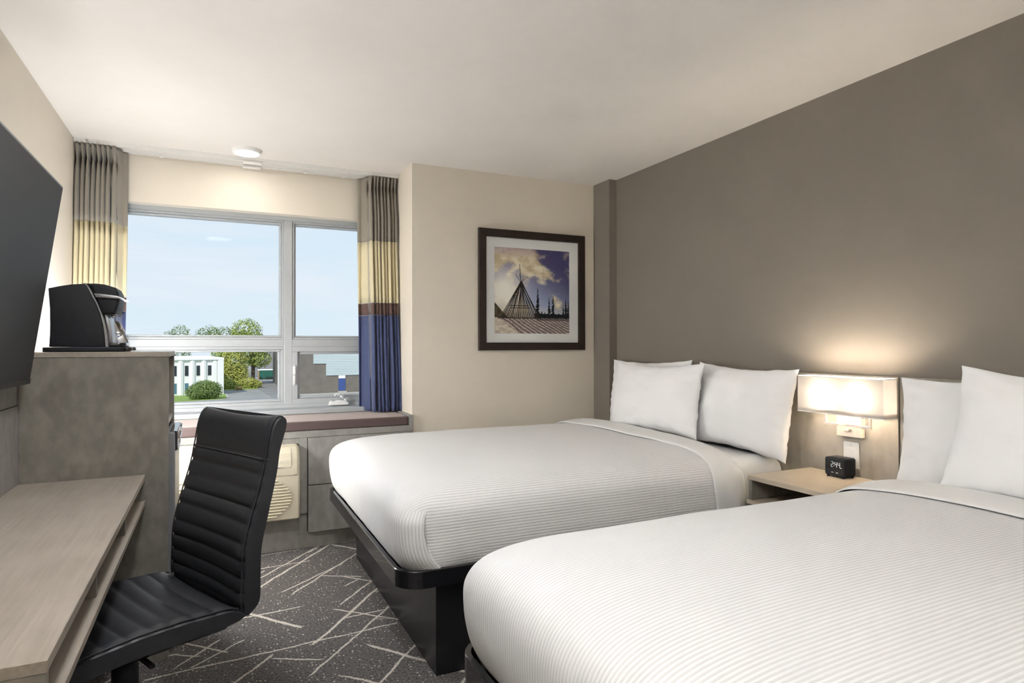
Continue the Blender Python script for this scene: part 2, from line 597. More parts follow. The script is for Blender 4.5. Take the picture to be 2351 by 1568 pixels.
def cyl(bm, p0, p1, r0, r1=None, seg=16, caps=True):
    p0, p1 = Vector(p0), Vector(p1)
    r1 = r0 if r1 is None else r1
    d = (p1 - p0).normalized()
    a = d.orthogonal().normalized()
    c = d.cross(a)
    A = [bm.verts.new(p0 + (a * math.cos(2 * PI * i / seg) + c * math.sin(2 * PI * i / seg)) * r0) for i in range(seg)]
    Bv = [bm.verts.new(p1 + (a * math.cos(2 * PI * i / seg) + c * math.sin(2 * PI * i / seg)) * r1) for i in range(seg)]
    for i in range(seg):
        bm.faces.new((A[i], A[(i + 1) % seg], Bv[(i + 1) % seg], Bv[i]))
    if caps:
        bm.faces.new(A[::-1])
        bm.faces.new(Bv)
    return bm


def disc(x, y, z, r, seg=32):
    bm = bmesh.new()
    bm.faces.new([bm.verts.new((x + r * math.cos(2 * PI * i / seg), y + r * math.sin(2 * PI * i / seg), z)) for i in range(seg)])
    return bm


def prism(bm, pts, axis, a, b, bev=0.0, seg=2):
    """extrude a 2D outline; axis 'y': pts are (x,z); axis 'x': pts are (y,z); axis 'z': pts are (x,y)"""
    t = bmesh.new()

    def P(p, v):
        return (p[0], v, p[1]) if axis == 'y' else ((v, p[0], p[1]) if axis == 'x' else (p[0], p[1], v))
    A = [t.verts.new(P(p, a)) for p in pts]
    C = [t.verts.new(P(p, b)) for p in pts]
    n = len(pts)
    f1 = t.faces.new(A[::-1])
    f2 = t.faces.new(C)
    for i in range(n):
        t.faces.new((A[i], A[(i + 1) % n], C[(i + 1) % n], C[i]))
    bmesh.ops.recalc_face_normals(t, faces=t.faces)
    if bev > 0:
        ed = [e for e in t.edges if (e in f1.edges or e in f2.edges)]
        bmesh.ops.bevel(t, geom=ed, offset=bev, segments=seg, profile=0.5, affect='EDGES')
    merge(bm, t)
    return bm


def loft(rings, closed=True, cap=True):
    bm = bmesh.new()
    V = [[bm.verts.new(p) for p in r] for r in rings]
    n = len(rings[0])
    for i in range(len(rings) - 1):
        for j in range(n if closed else n - 1):
            k = (j + 1) % n
            bm.faces.new((V[i][j], V[i][k], V[i + 1][k], V[i + 1][j]))
    if cap and closed:
        bm.faces.new(V[0][::-1])
        bm.faces.new(V[-1])
    return bm


def grid(nu, nv, fn):
    bm = bmesh.new()
    V = [[bm.verts.new(fn(i / (nu - 1), j / (nv - 1))) for j in range(nv)] for i in range(nu)]
    for i in range(nu - 1):
        for j in range(nv - 1):
            bm.faces.new((V[i][j], V[i + 1][j], V[i + 1][j + 1], V[i][j + 1]))
    return bm


def ring_frame(x0, x1, z0, z1, w, y0, y1, w2=None, bev=0.0):
    """rectangular frame in the xz plane, one mesh"""
    bm = bmesh.new()
    w2 = w if w2 is None else w2
    box(bm, x0, x1, y0, y1, z1 - w, z1, bev)
    box(bm, x0, x1, y0, y1, z0, z0 + w2, bev)
    box(bm, x0, x0 + w, y0, y1, z0 + w2, z1 - w, bev)
    box(bm, x1 - w, x1, y0, y1, z0 + w2, z1 - w, bev)
    return bm


def rrect(x0, x1, y0, y1, r, n=8, corners=(1, 1, 1, 1)):
    pts = []
    for k, (cx, cy, a0) in enumerate(((x0 + r, y0 + r, PI), (x1 - r, y0 + r, 1.5 * PI), (x1 - r, y1 - r, 0), (x0 + r, y1 - r, 0.5 * PI))):
        if corners[k]:
            for i in range(n + 1):
                a = a0 + 0.5 * PI * i / n
                pts.append((cx + r * math.cos(a), cy + r * math.sin(a)))
        else:
            pts.append(((x0, x1, x1, x0)[k], (y0, y0, y1, y1)[k]))
    return pts


def nz(p, s=1.0, seed=0.0):
    return mnoise.noise(Vector(p) * s + Vector((seed, seed * 1.7, seed * 0.3)))


def interp(tab, t):
    """piecewise linear / smooth lookup: tab is [(t, ...values)] sorted"""
    if t <= tab[0][0]:
        return tab[0][1:]
    for a, b in zip(tab, tab[1:]):
        if t <= b[0]:
            k = (t - a[0]) / (b[0] - a[0])
            return tuple(p + (q - p) * k for p, q in zip(a[1:], b[1:]))
    return tab[-1][1:]


def catmull(pts, n):
    out = []
    P = [Vector(p) for p in pts]
    P = [P[0] * 2 - P[1]] + P + [P[-1] * 2 - P[-2]]
    m = len(pts) - 1
    for i in range(n + 1):
        t = i / n * m
        k = min(int(t), m - 1)
        u = t - k
        a, b, c, d = P[k:k + 4]
        out.append(0.5 * ((2 * b) + (c - a) * u + (2 * a - 5 * b + 4 * c - d) * u * u + (3 * b - a - 3 * c + d) * u ** 3))
    return out


def copy_obj(src, loc, parent):
    c = src.copy()
    COL.objects.link(c)
    c.location = loc
    c.parent = parent
    return c


def text_bm(s, size):
    cu = bpy.data.curves.new('txt', 'FONT')
    cu.body = s
    cu.size = size
    cu.align_x = 'CENTER'
    cu.align_y = 'CENTER'
    cu.extrude = 0.0006
    o = bpy.data.objects.new('txt', cu)
    COL.objects.link(o)
    bpy.context.view_layer.update()
    me = bpy.data.meshes.new_from_object(o.evaluated_get(bpy.context.evaluated_depsgraph_get()))
    bm = bmesh.new()
    bm.from_mesh(me)
    bpy.data.meshes.remove(me)
    bpy.data.objects.remove(o)
    bpy.data.curves.remove(cu)
    return bm


# ------------------------------------------------------------------ the room
XL, XR, YP, YH, CE = -0.723, 2.63, 3.977, 4.45, 2.415
XN = 1.17            # recess side wall
YB = -3.4            # rear wall behind the camera


def struct(name, bm, m, parent=None, label=None):
    o = obj(name, bm, m, parent)
    if parent is None:
        o['kind'] = 'structure'
        if label:
            o['label'] = label
    return o


struct('floor', B(-0.95, 2.85, YB - 0.1, 4.7, -0.12, 0.0), 'carpet', label='dark grey carpet with broken cream lines')
struct('ceiling', B(-0.95, 2.85, YB - 0.1, 4.7, CE, CE + 0.14), 'ceiling', label='plain off-white painted ceiling')
struct('wall_left', B(-0.95, XL, YB, 4.7, 0, CE), 'cream', label='cream painted wall behind the television')
struct('wall_right', B(XR, 2.85, YB, 4.0, 0, CE), 'taupe', label='dark taupe painted wall behind the beds')
struct('wall_back', B(XN, 2.85, YP, 4.7, 0, CE), 'cream', label='cream painted wall that carries the framed picture')
struct('wall_rear', B(-0.95, 2.85, YB - 0.1, YB, 0, CE), 'cream')
bm = bmesh.new()
box(bm, XL, XN, YH, 4.66, 2.105, CE)
box(bm, XL, XN, 4.38, 4.66, 0.0, 0.768)
struct('wall_window', bm, 'cream', label='cream wall above and below the window')
struct('trim_1', B(2.567, XR, 3.77, YP, 0, CE), 'taupe', label='taupe boxed pipe chase in the wall corner')
struct('trim_2', B(XL, XN, 4.365, 4.56, 0.768, 0.80, 0.004), 'white_frame', label='white window sill board')

# ---- window
win = thing('window_1', 'white vinyl window of four panes in a deep recess', None, (0.22, 4.56, 0.80), kind='structure')
ZB, ZT = 0.80, 2.105
bm = ring_frame(XL, XN, ZB, ZT, 0.028, 4.53, 4.63, 0.022)
obj('outer_frame', bm, 'white_frame', win)
obj('mullion', B(0.435, 0.488, 4.532, 4.63, 0.822, 2.077, 0.003), 'white_frame', win)
bm = bmesh.new()
box(bm, -0.695, 0.435, 4.533, 4.63, 1.217, 1.265, 0.003)
box(bm, 0.488, 1.142, 4.533, 4.63, 1.217, 1.265, 0.003)
obj('transom', bm, 'white_frame', win)
for (x0, x1, z0, z1, sw, bw) in ((-0.695, 0.435, 1.265, 2.077, 0.014, 0.014), (0.488, 1.142, 1.265, 2.077, 0.014, 0.012),
                                 (-0.695, 0.435, 0.822, 1.217, 0.020, 0.016), (0.488, 1.142, 0.822, 1.217, 0.036, 0.018)):
    s = obj('sash', ring_frame(x0, x1, z0, z1, sw, 4.541 if sw < .03 else 4.534, 4.62, bev=0.002), 'white_frame', win)
    obj('glazing_bead', ring_frame(x0 + sw, x1 - sw, z0 + sw, z1 - sw, bw, 4.553, 4.61, bev=0.004), 'white_frame', s)
    obj('pane', B(x0 + sw + bw - .002, x1 - sw - bw + .002, 4.572, 4.578, z0 + sw + bw - .002, z1 - sw - bw + .002), 'glass', s)
# crank operator and lock lever on the opening sash
bm = bmesh.new()
prism(bm, [(0.728, 0.806), (0.862, 0.806), (0.862, 0.824), (0.835, 0.838), (0.79, 0.842), (0.765, 0.834), (0.745, 0.838), (0.733, 0.83)], 'y', 4.49, 4.535, 0.005)
crank = obj('crank_operator', bm, 'white_plastic', win)
bm = bmesh.new()
pts = [(0.852, 4.492, 0.836), (0.83, 4.487, 0.851), (0.80, 4.485, 0.875), (0.785, 4.485, 0.885), (0.772, 4.485, 0.884), (0.765, 4.484, 0.872)]
for a, b_ in zip(pts, pts[1:]):
    cyl(bm, a, b_, 0.008, 0.007, 10)
obj('crank_handle', bm, 'white_plastic', crank, smooth=True)
bm = bmesh.new()
box(bm, 0.494, 0.510, 4.515, 4.535, 0.955, 1.085, 0.006)
lock = obj('lock_lever', bm, 'white_plastic', win)
bm = bmesh.new()
prism(bm, [(4.517, 1.03), (4.500, 1.02), (4.497, 0.985), (4.508, 0.955), (4.517, 0.955)], 'x', 0.492, 0.503, 0.002)
obj('lever_grip', bm, 'white_plastic', lock)

# ---- curtain rails
for name, y0, y1, z0, lab in (('curtain_rail', 4.305, 4.335, 2.392, 'white ceiling curtain rail nearest the room'),
                              ('curtain_rail', 4.395, 4.432, 2.388, 'white ceiling curtain rail nearest the window wall')):
    t = thing(name, lab, 'curtain rail', (0.22, (y0 + y1) / 2, CE - 0.03), group='curtain rails')
    bm = bmesh.new()
    box(bm, XL + .002, XN - .002, y0, y1, z0 + 0.012, CE, 0.001)
    box(bm, XL + .002, XN - .002, y0 + 0.002, y0 + 0.012, z0, z0 + 0.013)
    box(bm, XL + .002, XN - .002, y1 - 0.012, y1 - 0.002, z0, z0 + 0.013)
    obj('rail_channel', bm, 'rail', t)
    obj('overlap_bracket', B(0.17, 0.28, y0 - 0.004, y1 + 0.004, z0 - 0.012, z0 + 0.002, 0.002), 'rail', t)
    for xx in (-0.3, 0.55, 0.8):
        obj('clip', B(xx, xx + 0.02, y0 - 0.002, y1 + 0.002, z0 - 0.003, z0 + 0.006), 'rail', t)

# ---- ceiling lights
def flush_light(x, y, r, lens, label):
    t = thing('ceiling_light', label, 'ceiling light', (x, y, CE))
    rings = []
    for rr, zz in ((r, CE), (r, CE - 0.012), (r * .96, CE - 0.021), (r * .86, CE - 0.024), (r * .82, CE - 0.021)):
        rings.append([(x + rr * math.cos(2 * PI * i / 48), y + rr * math.sin(2 * PI * i / 48), zz) for i in range(48)])
    sharp(obj('trim_ring', loft(rings, cap=False), 'white_plastic', t, smooth=True))
    obj('diffuser', disc(x, y, CE - 0.0213, r * .82, 48), lens, t)


flush_light(0.182, 4.14, 0.084, 'lens', 'small round lit ceiling light in front of the window')
flush_light(0.05, 1.55, 0.16, 'fill_room', 'added unseen fill light, a round ceiling disc over the aisle beside the desk')  # invented fixture out of view, added to brighten the beds
fl_ = thing('fill_uplighter', 'added unseen tall fill light with an open white bowl at the entry end of the room', 'fill light', (0.2, -1.6, 0))  # invented uplighter behind the camera, added as ceiling bounce fill
FLX, FLY = 0.2, -1.6
bm = bmesh.new()
cyl(bm, (FLX, FLY, 0.0), (FLX, FLY, 0.022), 0.15, 0.14, 32)
obj('base', bm, 'nickel', fl_)
bm = bmesh.new()
cyl(bm, (FLX, FLY, 0.022), (FLX, FLY, 1.62), 0.012, seg=16)
obj('pole', bm, 'nickel', fl_)
rings = []
for rr, zz in ((0.02, 1.615), (0.07, 1.625), (0.13, 1.66), (0.175, 1.72), (0.17, 1.722), (0.125, 1.668), (0.068, 1.634), (0.02, 1.625)):
    rings.append([(FLX + rr * math.cos(2 * PI * i / 32), FLY + rr * math.sin(2 * PI * i / 32), zz) for i in range(32)])
obj('bowl', loft(rings), 'white_plastic', fl_, smooth=True)
obj('fill_disc', disc(FLX, FLY, 1.69, 0.12), 'fill_up', fl_)

# ------------------------------------------------------------------ curtains
def curtain(xa, xb, npl, seed, flap_to, flap_side, label):
    """pinch pleated panel from xa to xb; bands of colour are parts; the flat leading edge turns to the rear rail"""
    t = thing('curtain', label, 'curtain', ((xa + xb) / 2, 4.30, 0.77), group='banded curtains')
    rnd = random.Random(seed)
    w = (xb - xa) / npl
    cen = [xa + w * (i + 0.5) + rnd.uniform(-.08, .08) * w for i in range(npl)]
    amp = [rnd.uniform(.8, 1.15) for _ in range(npl)]
    top, bot, pinch = 2.386, 0.775, 2.303
    zs = [2.386, 2.375, 2.36, 2.34, 2.32, 2.308, 2.300, 2.292, 2.28, 2.26, 2.24, 2.21, 2.18, 2.14, 2.09, 2.03, 1.98, 1.94, 1.939, 1.86, 1.78, 1.7, 1.6, 1.514,
          1.513, 1.47, 1.431, 1.43, 1.36, 1.28, 1.2, 1.12, 1.04, 0.96, 0.90, 0.87, 0.85, 0.83, 0.80, bot]

    def row(z):
        d = z - pinch
        if d >= 0:
            k = 0.12 + 0.74 * (d / (top - pinch)) ** 1.0
        else:
            k = 0.12 + 0.90 * (1 - math.exp(d / 0.062))
        A = 0.024 + 0.040 * min(1, max(0, -d) / 0.22) + (0.020 * max(0, d) / .09)
        gap = 0.050 * math.exp(-(d / 0.055) ** 2)
        fl = max(0.0, (1.9 - z)) / 1.13
        yc = 4.335 - 0.060 * fl
        pts = []
        for i in range(npl):
            c = cen[i]
            hem = 0.0
            for j in range(13):
                u = -1 + 2 * j / 12
                if abs(u) <= 0.75:
                    q = u / 0.75
                    xx = c + 0.5 * w * 0.98 * k * q
                    yy = yc - A * amp[i] * math.sqrt(max(0.0, 1 - abs(q) ** 2.4))
                else:
                    q = (abs(u) - 0.75) / 0.25
                    s = 1 if u > 0 else -1
                    xx = c + s * 0.5 * w * (0.98 * k * (1 - q) + q)
                    yy = yc + gap * math.sin(PI / 2 * min(1, q * 2))
                drift = 0.25 * w * fl * mnoise.noise(Vector((i * 1.7 + seed, z * 1.6, 3.1))) * 2
                wr = 0.004 * mnoise.noise(Vector((xx * 30, z * 5, seed)))
                if z < 0.9:
                    wr += 0.006 * mnoise.noise(Vector((xx * 45, z * 18, seed + 4)))
                xx2 = min(max(xx + drift, xa - .002), xb + .002) + (fl * 0.012 * (1 if flap_side < 0 else -1))
                pts.append((xx2, yy + wr, z))
        # leading edge: swings back toward the rear rail and lies flat
        fp = []
        edge = xb if flap_side > 0 else xa
        x_end = flap_to - 0.012 * fl * flap_side * (1.5 if flap_side > 0 else 1.0)
        for j in range(1, 9):
            q = j / 8
            xx = edge + (x_end - edge) * q
            yy = yc + (4.405 - yc) * min(1, q * 1.6) + 0.006 * math.sin(q * 9 + z * 2) * min(1, q * 3)
            fp.append((xx, yy, z))
        if flap_side > 0:
            pts = pts + fp
        else:
            pts = fp[::-1] + pts
        return pts

    bands = (('taupe_band', 'c_taupe', 1.94, 3), ('cream_band', 'c_cream', 1.514, 1.939), ('brown_band', 'c_brown', 1.431, 1.513), ('navy_band', 'c_navy', 0, 1.43))
    for nm, m, lo, hi in bands:
        rr = [row(z) for z in zs if lo - 1e-6 <= z <= hi + 1e-6]
        bm = loft(rr, closed=False)
        o = obj(nm, bm, m, t, smooth=True, recalc=False)
        s = o.modifiers.new('thick', 'SOLIDIFY')
        s.thickness = 0.0022
        s.offset = 0
    return t


curtain(-0.718, -0.515, 8, 3.0, -0.466, 1, 'taupe, cream and navy banded curtain by the television wall')
curtain(0.965, 1.160, 8, 8.0, 0.905, -1, 'taupe, cream and navy banded curtain beside the framed picture wall')

# ------------------------------------------------------------------ window bench with drawers and the wall air conditioner
bench = thing('window_bench', 'grey laminate window bench with two drawer fronts under the window', 'bench', (0.22, 4.15, 0))
YF = 3.955
obj('bench_top', B(XL, XN - .002, YF + .001, 4.378, 0.690, 0.708), 'concrete_grey', bench)
obj('top_rail', B(XL, XN - .002, YF, YF + 0.02, 0.670, 0.690), 'concrete_grey', bench)
obj('stile', B(0.466, 0.512, YF, YF + 0.02, 0.216, 0.669), 'concrete_grey', bench)
obj('filler_panel', B(XL, 0.465, YF + 0.006, YF + 0.022, 0.635, 0.669), 'concrete_grey', bench)
bm = bmesh.new()
box(bm, XL, 0.4655, YF + 0.022, YF + 0.04, 0.0, 0.634)
obj('plinth_panel', bm, 'concrete_grey', bench)
obj('plinth_panel', B(0.467, XN - .002, YF + 0.022, YF + 0.04, 0.0, 0.669), 'concrete_grey', bench)
for z0, z1 in ((0.386, 0.6675), (0.101, 0.3805)):
    obj('drawer_front', B(0.5165, XN - 0.004, YF - 0.018, YF + 0.003, z0, z1, 0.001, 1), 'concrete_grey', bench)
obj('drawer_gap', B(0.513, XN - 0.004, YF + 0.004, YF + 0.022, 0.105, 0.668), 'ac_dark', bench)
obj('end_panel', B(1.142, XN - .002, YF, 4.36, 0.7085, 0.773), 'concrete_grey', bench)
cu = obj('seat_cushion', B(XL + .004, 1.139, YF, 4.362, 0.7085, 0.7655, 0.010, 3), 'brown_fabric', base=(0.2, 4.15, 0.7085))
tag(cu, 'long brown woven seat cushion along the window bench', 'cushion')

ac = thing('air_conditioner', 'cream wall air conditioner with ribbed grille behind the chair', 'air conditioner', (-0.08, 3.90, 0.2))
prof = [(3.976, 0.205), (3.885, 0.205), (3.868, 0.215), (3.866, 0.30), (3.867, 0.47), (3.874, 0.54), (3.888, 0.59), (3.912, 0.622), (3.945, 0.632), (3.976, 0.632)]
bm = bmesh.new()
prism(bm, prof, 'x', -0.62, 0.462, 0.016, 4)
sharp(obj('housing', bm, 'ac', ac, smooth=True), 35)
prof2 = [(3.976, 0.470), (3.863, 0.470), (3.8632, 0.50), (3.870, 0.543), (3.884, 0.594), (3.909, 0.626), (3.944, 0.636), (3.976, 0.636)]
bm = bmesh.new()
prism(bm, prof2, 'x', -0.616, 0.458, 0.018, 4)
cover = obj('upper_cover', bm, 'ac', ac, smooth=True)
sharp(cover, 35)
bm = bmesh.new()
prism(bm, [(3.866, 0.515), (3.8635, 0.515), (3.8675, 0.545), (3.881, 0.5945), (3.899, 0.618), (3.903, 0.615), (3.885, 0.59), (3.871, 0.543)], 'x', -0.55, 0.412, 0.0006, 1)
lid = obj('control_lid', bm, 'ac', cover)
bm = bmesh.new()
pts = [(0.245 + 0.11 * k / 10, 0.523 + 0.006 * math.sin(PI * k / 10)) for k in range(11)]
prism(bm, pts + [(0.355, 0.520), (0.245, 0.518)], 'y', 3.858, 3.8655)
obj('lid_pull', bm, 'white_plastic', lid)
bm = text_bm('TOSOT', 0.0185)
bm.transform(Matrix.Translation((0.375, 3.8645, 0.552)) @ Matrix.Rotation(math.radians(78), 4, 'X') @ Matrix.Diagonal((1.15, 0.9, 1, 1)))
obj('brand_lettering', bm, 'logo', lid, label='pale raised lettering reading TOSOT', recalc=False)
for k in range(13):
    z = 0.445 - k * 0.0172
    q = (z - 0.342) / 0.118
    xr = 0.412 - 0.105 * max(0, q) ** 2.2 - 0.105 * max(0, -q) ** 2.2
    bm = bmesh.new()
    prism(bm, [(3.8675, z), (3.860, z - 0.001), (3.857, z - 0.0035), (3.8675, z - 0.0095)], 'x', -0.16 - xr, xr, 0.0)
    obj('louver', bm, 'ac', ac)

# ------------------------------------------------------------------ desk side
cab = thing('tall_cabinet', 'tall mottled grey laminate cabinet holding a small refrigerator', 'cabinet', (-0.44, 3.0, 0))
X0, X1, Y0, Y1 = XL + .001, -0.158, 2.80, 3.20
obj('side_panel', B(X0, X1, Y0, Y0 + 0.02, 0, 1.1805, 0.0008, 1), 'concrete', cab)
obj('side_panel', B(X0, X1, Y1 - 0.02, Y1, 0, 1.1805, 0.0008, 1), 'concrete', cab)
obj('cabinet_top', B(X0, X1 + 0.002, Y0 - 0.002, Y1 + .002, 1.181, 1.2005, 0.001, 1), 'desk_wood', cab)
obj('shelf', B(X0 + .02, X1 - 0.006, Y0 + 0.0205, Y1 - 0.0205, 0.905, 0.924, 0.001, 1), 'desk_wood', cab)
obj('back_panel', B(X0, X0 + 0.012, Y0 + 0.0205, Y1 - 0.0205, 0.02, 1.18), 'concrete', cab)
obj('bottom_panel', B(X0 + .013, X1 - 0.004, Y0 + 0.0205, Y1 - 0.0205, 0.02, 0.05), 'concrete', cab)
fr = thing('mini_fridge', 'small grey refrigerator with glossy black handle inside the tall cabinet', 'refrigerator', (-0.40, 3.0, 0.05))
obj('fridge_body', B(-0.66, -0.176, 2.828, 3.172, 0.051, 0.885, 0.004), 'tv_case', fr)
door = obj('door', B(-0.175, -0.136, 2.826, 3.170, 0.056, 0.883, 0.008, 3), 'fridge', fr)
bm = bmesh.new()
prism(bm, [(2.84, 0.884), (3.165, 0.884), (3.165, 0.875), (3.12, 0.845), (2.98, 0.815), (2.84, 0.806)], 'x', -0.158, -0.128, 0.006, 3)
hd = obj('handle', bm, 'black_gloss', door, smooth=True)
sharp(hd, 35)
bm = bmesh.new()
for a, b_ in zip([(2.85, .812), (2.98, .822), (3.11, .85), (3.15, .872)], [(2.98, .822), (3.11, .85), (3.15, .872), (3.155, .88)]):
    cyl(bm, (-0.127, a[0], a[1]), (-0.127, b_[0], b_[1]), 0.004, seg=8)
obj('handle_trim', bm, 'chrome', door, smooth=True)

desk = thing('desk', 'wall-mounted pale oak laminate desk with an open slot under the top', 'desk', (-0.43, 2.0, 0))
DX0, DX1, DY0, DY1 = XL + .0915, -0.237, 1.217, 2.797
obj('desk_top', B(DX0, DX1, DY0, DY1, 0.7065, 0.7275, 0.0012, 1), 'desk_wood', desk)
obj('lower_shelf', B(DX0, DX1 + 0.001, DY0 + .022, DY1, 0.612, 0.630, 0.0012, 1), 'desk_wood', desk)
obj('end_panel', B(DX0, DX1 - 0.002, DY0 + 0.002, DY0 + 0.0215, 0.0, 0.706, 0.001, 1), 'concrete', desk)
obj('slot_back', B(DX0, DX0 + 0.016, DY0 + 0.022, DY1, 0.6305, 0.706), 'concrete', desk)
for yy in (1.765, 2.30):
    obj('divider', B(DX0 + .017, DX1 - 0.012, yy, yy + 0.018, 0.6305, 0.706, 0.0008, 1), 'concrete', desk)
obj('slot_end', B(DX0 + .017, DX1 - 0.004, DY1 - 0.018, DY1, 0.6305, 0.706), 'concrete', desk)
wp = thing('wall_panel', 'grey laminate backing panel between the desk and the television', 'wall panel', (-0.68, 2.0, 0.0))
obj('lower_board', B(XL + .001, DX0 - 0.0005, 0.9, 2.797, 0.0, 1.008, 0.002, 1), 'concrete_grey', wp)
obj('upper_board', B(XL + .001, DX0 - 0.004, 0.9, 2.797, 1.0105, 1.195, 0.002, 1), 'concrete_grey', wp)

# ---- television, tilted down on its wall mount
tv = thing('television', 'large dark flat television tilted down above the desk', 'television', (-0.60, 2.1, 1.09))
upv = Vector((0.0975, 0, 0.702)).normalized()
nv = Vector((upv.z, 0, -upv.x))
tb = Vector((-0.5825, 0, 1.092))
TH = 0.7087
TY0, TY1 = 1.475, 2.72


def tvbox(y0, y1, h0, h1, d0, d1, bev=0.0):
    b = B(d0, d1, y0, y1, h0, h1, bev)
    mt = Matrix(((nv.x, 0, upv.x, tb.x), (0, 1, 0, 0), (nv.z, 0, upv.z, tb.z), (0, 0, 0, 1)))
    b.transform(mt)
    return b


obj('case', tvbox(TY0, TY1, 0, TH, -0.022, -0.001, 0.002), 'tv_edge', tv)
obj('rear_housing', tvbox(TY0 + .15, TY1 - .15, 0.03, TH * .6, -0.05, -0.022, 0.01), 'tv_case', tv)
obj('screen', tvbox(TY0 + .008, TY1 - .008, 0.020, TH - .008, -0.0015, 0.0005), 'tv_screen', tv)
obj('lower_bezel', tvbox(TY0 + .002, TY1 - .002, 0.0, 0.0185, -0.002, 0.002, 0.0005), 'tv_case', tv)
bm = bmesh.new()
box(bm, XL + .001, XL + 0.02, 1.85, 2.35, 1.30, 1.62)
cyl(bm, (XL + .02, 2.0, 1.46), (-0.585, 2.0, 1.46), 0.015)
cyl(bm, (XL + .02, 2.2, 1.46), (-0.585, 2.2, 1.46), 0.015)
obj('wall_mount', bm, 'tv_case', tv)

# ---- coffee machine
cmk = thing('coffee_machine', 'black single-serve coffee machine on the tall cabinet', 'coffee machine', (-0.46, 3.0, 1.2))
ZC = 1.2008
body = [(-0.571, 1.445), (-0.535, 1.455), (-0.498, 1.463), (-0.460, 1.467), (-0.448, 1.458), (-0.4365, 1.432), (-0.4175, 1.391), (-0.4035, 1.352), (-0.394, 1.309),
        (-0.388, 1.265), (-0.385, 1.220), (-0.568, 1.220), (-0.566, 1.264), (-0.565, 1.306), (-0.566, 1.37), (-0.569, 1.413)]
bm = bmesh.new()
prism(bm, body, 'y', 2.93, 3.13, 0.005, 3)
sharp(obj('water_tank_housing', bm, 'black_plastic', cmk, smooth=True), 30)
trim = [(-0.4595, 1.4685), (-0.452, 1.470), (-0.440, 1.456), (-0.429, 1.432), (-0.411, 1.391), (-0.397, 1.352), (-0.386, 1.309), (-0.379, 1.265), (-0.375, 1.220),
        (-0.3845, 1.220), (-0.3875, 1.265), (-0.3935, 1.309), (-0.403, 1.352), (-0.417, 1.391), (-0.436, 1.432), (-0.4475, 1.458)]
bm = bmesh.new()
prism(bm, trim, 'y', 2.9285, 3.1315, 0.001, 1)
sharp(obj('silver_trim', bm, 'silver', cmk, smooth=True), 40)
head = [(-0.451, 1.4695), (-0.417, 1.4705), (-0.389, 1.468), (-0.352, 1.456), (-0.342, 1.435), (-0.339, 1.402), (-0.346, 1.371), (-0.353, 1.349), (-0.3965, 1.3485),
        (-0.4105, 1.391), (-0.4285, 1.432), (-0.4395, 1.456)]
bm = bmesh.new()
prism(bm, head, 'y', 2.936, 3.124, 0.012, 4)
hdp = obj('brew_head', bm, 'black_plastic', cmk, smooth=True)
sharp(hdp, 30)
bm = bmesh.new()
prism(bm, [(-0.424, 1.430), (-0.398, 1.429), (-0.346, 1.423), (-0.325, 1.4135), (-0.342, 1.411), (-0.38, 1.413), (-0.417, 1.4145)], 'y', 2.926, 3.134, 0.003, 2)
sharp(obj('lift_handle', bm, 'silver', hdp, smooth=True), 35)
bm = bmesh.new()
cyl(bm, (-0.372, 3.03, 1.352), (-0.372, 3.03, 1.338), 0.008, 0.004)
obj('spout', bm, 'chrome', hdp, smooth=True)
bm = bmesh.new()
prism(bm, [(-0.391, 1.349), (-0.384, 1.349), (-0.374, 1.324), (-0.367, 1.287), (-0.362, 1.236), (-0.376, 1.236), (-0.381, 1.287)], 'y', 2.955, 3.105, 0.004, 2)
sharp(obj('front_panel', bm, 'silver', cmk, smooth=True), 35)
bm = bmesh.new()
prism(bm, rrect(-0.377, -0.318, 2.95, 3.11, 0.028, 6, (0, 1, 1, 0)), 'z', 1.2195, 1.2365, 0.003, 2)
sharp(obj('drip_tray', bm, 'black_gloss', cmk, smooth=True), 35)
bm = bmesh.new()
prism(bm, rrect(-0.587, -0.318, 2.905, 3.155, 0.02, 6), 'z', ZC, 1.2193, 0.003, 2)
sharp(obj('base', bm, 'black_plastic', cmk, smooth=True), 35)
for yy in (2.945, 3.06):
    bm = bmesh.new()
    rings = []
    for k in range(21):
        a = 2 * PI * k / 20
        cx, cy = -0.312 + 0.016 * math.cos(a), yy + 0.026 * math.sin(a)
        rings.append([(cx + 0.004 * math.cos(a) * math.cos(q), cy + 0.004 * math.sin(a) * math.cos(q), ZC + 0.0105 + 0.007 * math.sin(q)) for q in [2 * PI * j / 8 for j in range(8)]])
    bm = loft(rings, cap=False)
    obj('cup_ring', bm, 'black_gloss', cmk, smooth=True)
# pod rack and pods on the cabinet behind the drip tray
rk = thing('pod_rack', 'small grey tilted rack of coffee pods beside the coffee machine', 'pod rack', (-0.352, 3.15, ZC))
PZ = 0.0
bm = bmesh.new()
prism(bm, [(-0.398, 1.330), (-0.372, 1.330), (-0.366, 1.322), (-0.331, 1.232), (-0.329, ZC), (-0.345, ZC), (-0.349, 1.232), (-0.381, 1.318)], 'y', 3.165, 3.175, 0.001, 1)
prism(bm, [(-0.398, 1.330), (-0.372, 1.330), (-0.366, 1.322), (-0.331, 1.232), (-0.329, ZC), (-0.345, ZC), (-0.349, 1.232), (-0.381, 1.318)], 'y', 3.19, 3.196, 0.001, 1)
obj('rack_frame', bm, 'rack', rk)
bm = bmesh.new()
cyl(bm, (-0.395, 3.18, 1.268), (-0.362, 3.18, 1.276), 0.004, seg=8)
cyl(bm, (-0.395, 3.18, ZC), (-0.395, 3.18, 1.33), 0.004, seg=8)
obj('rack_support', bm, 'rack', rk)
pn = Vector((0.91, 0, 0.40)).normalized()
pod_src = None
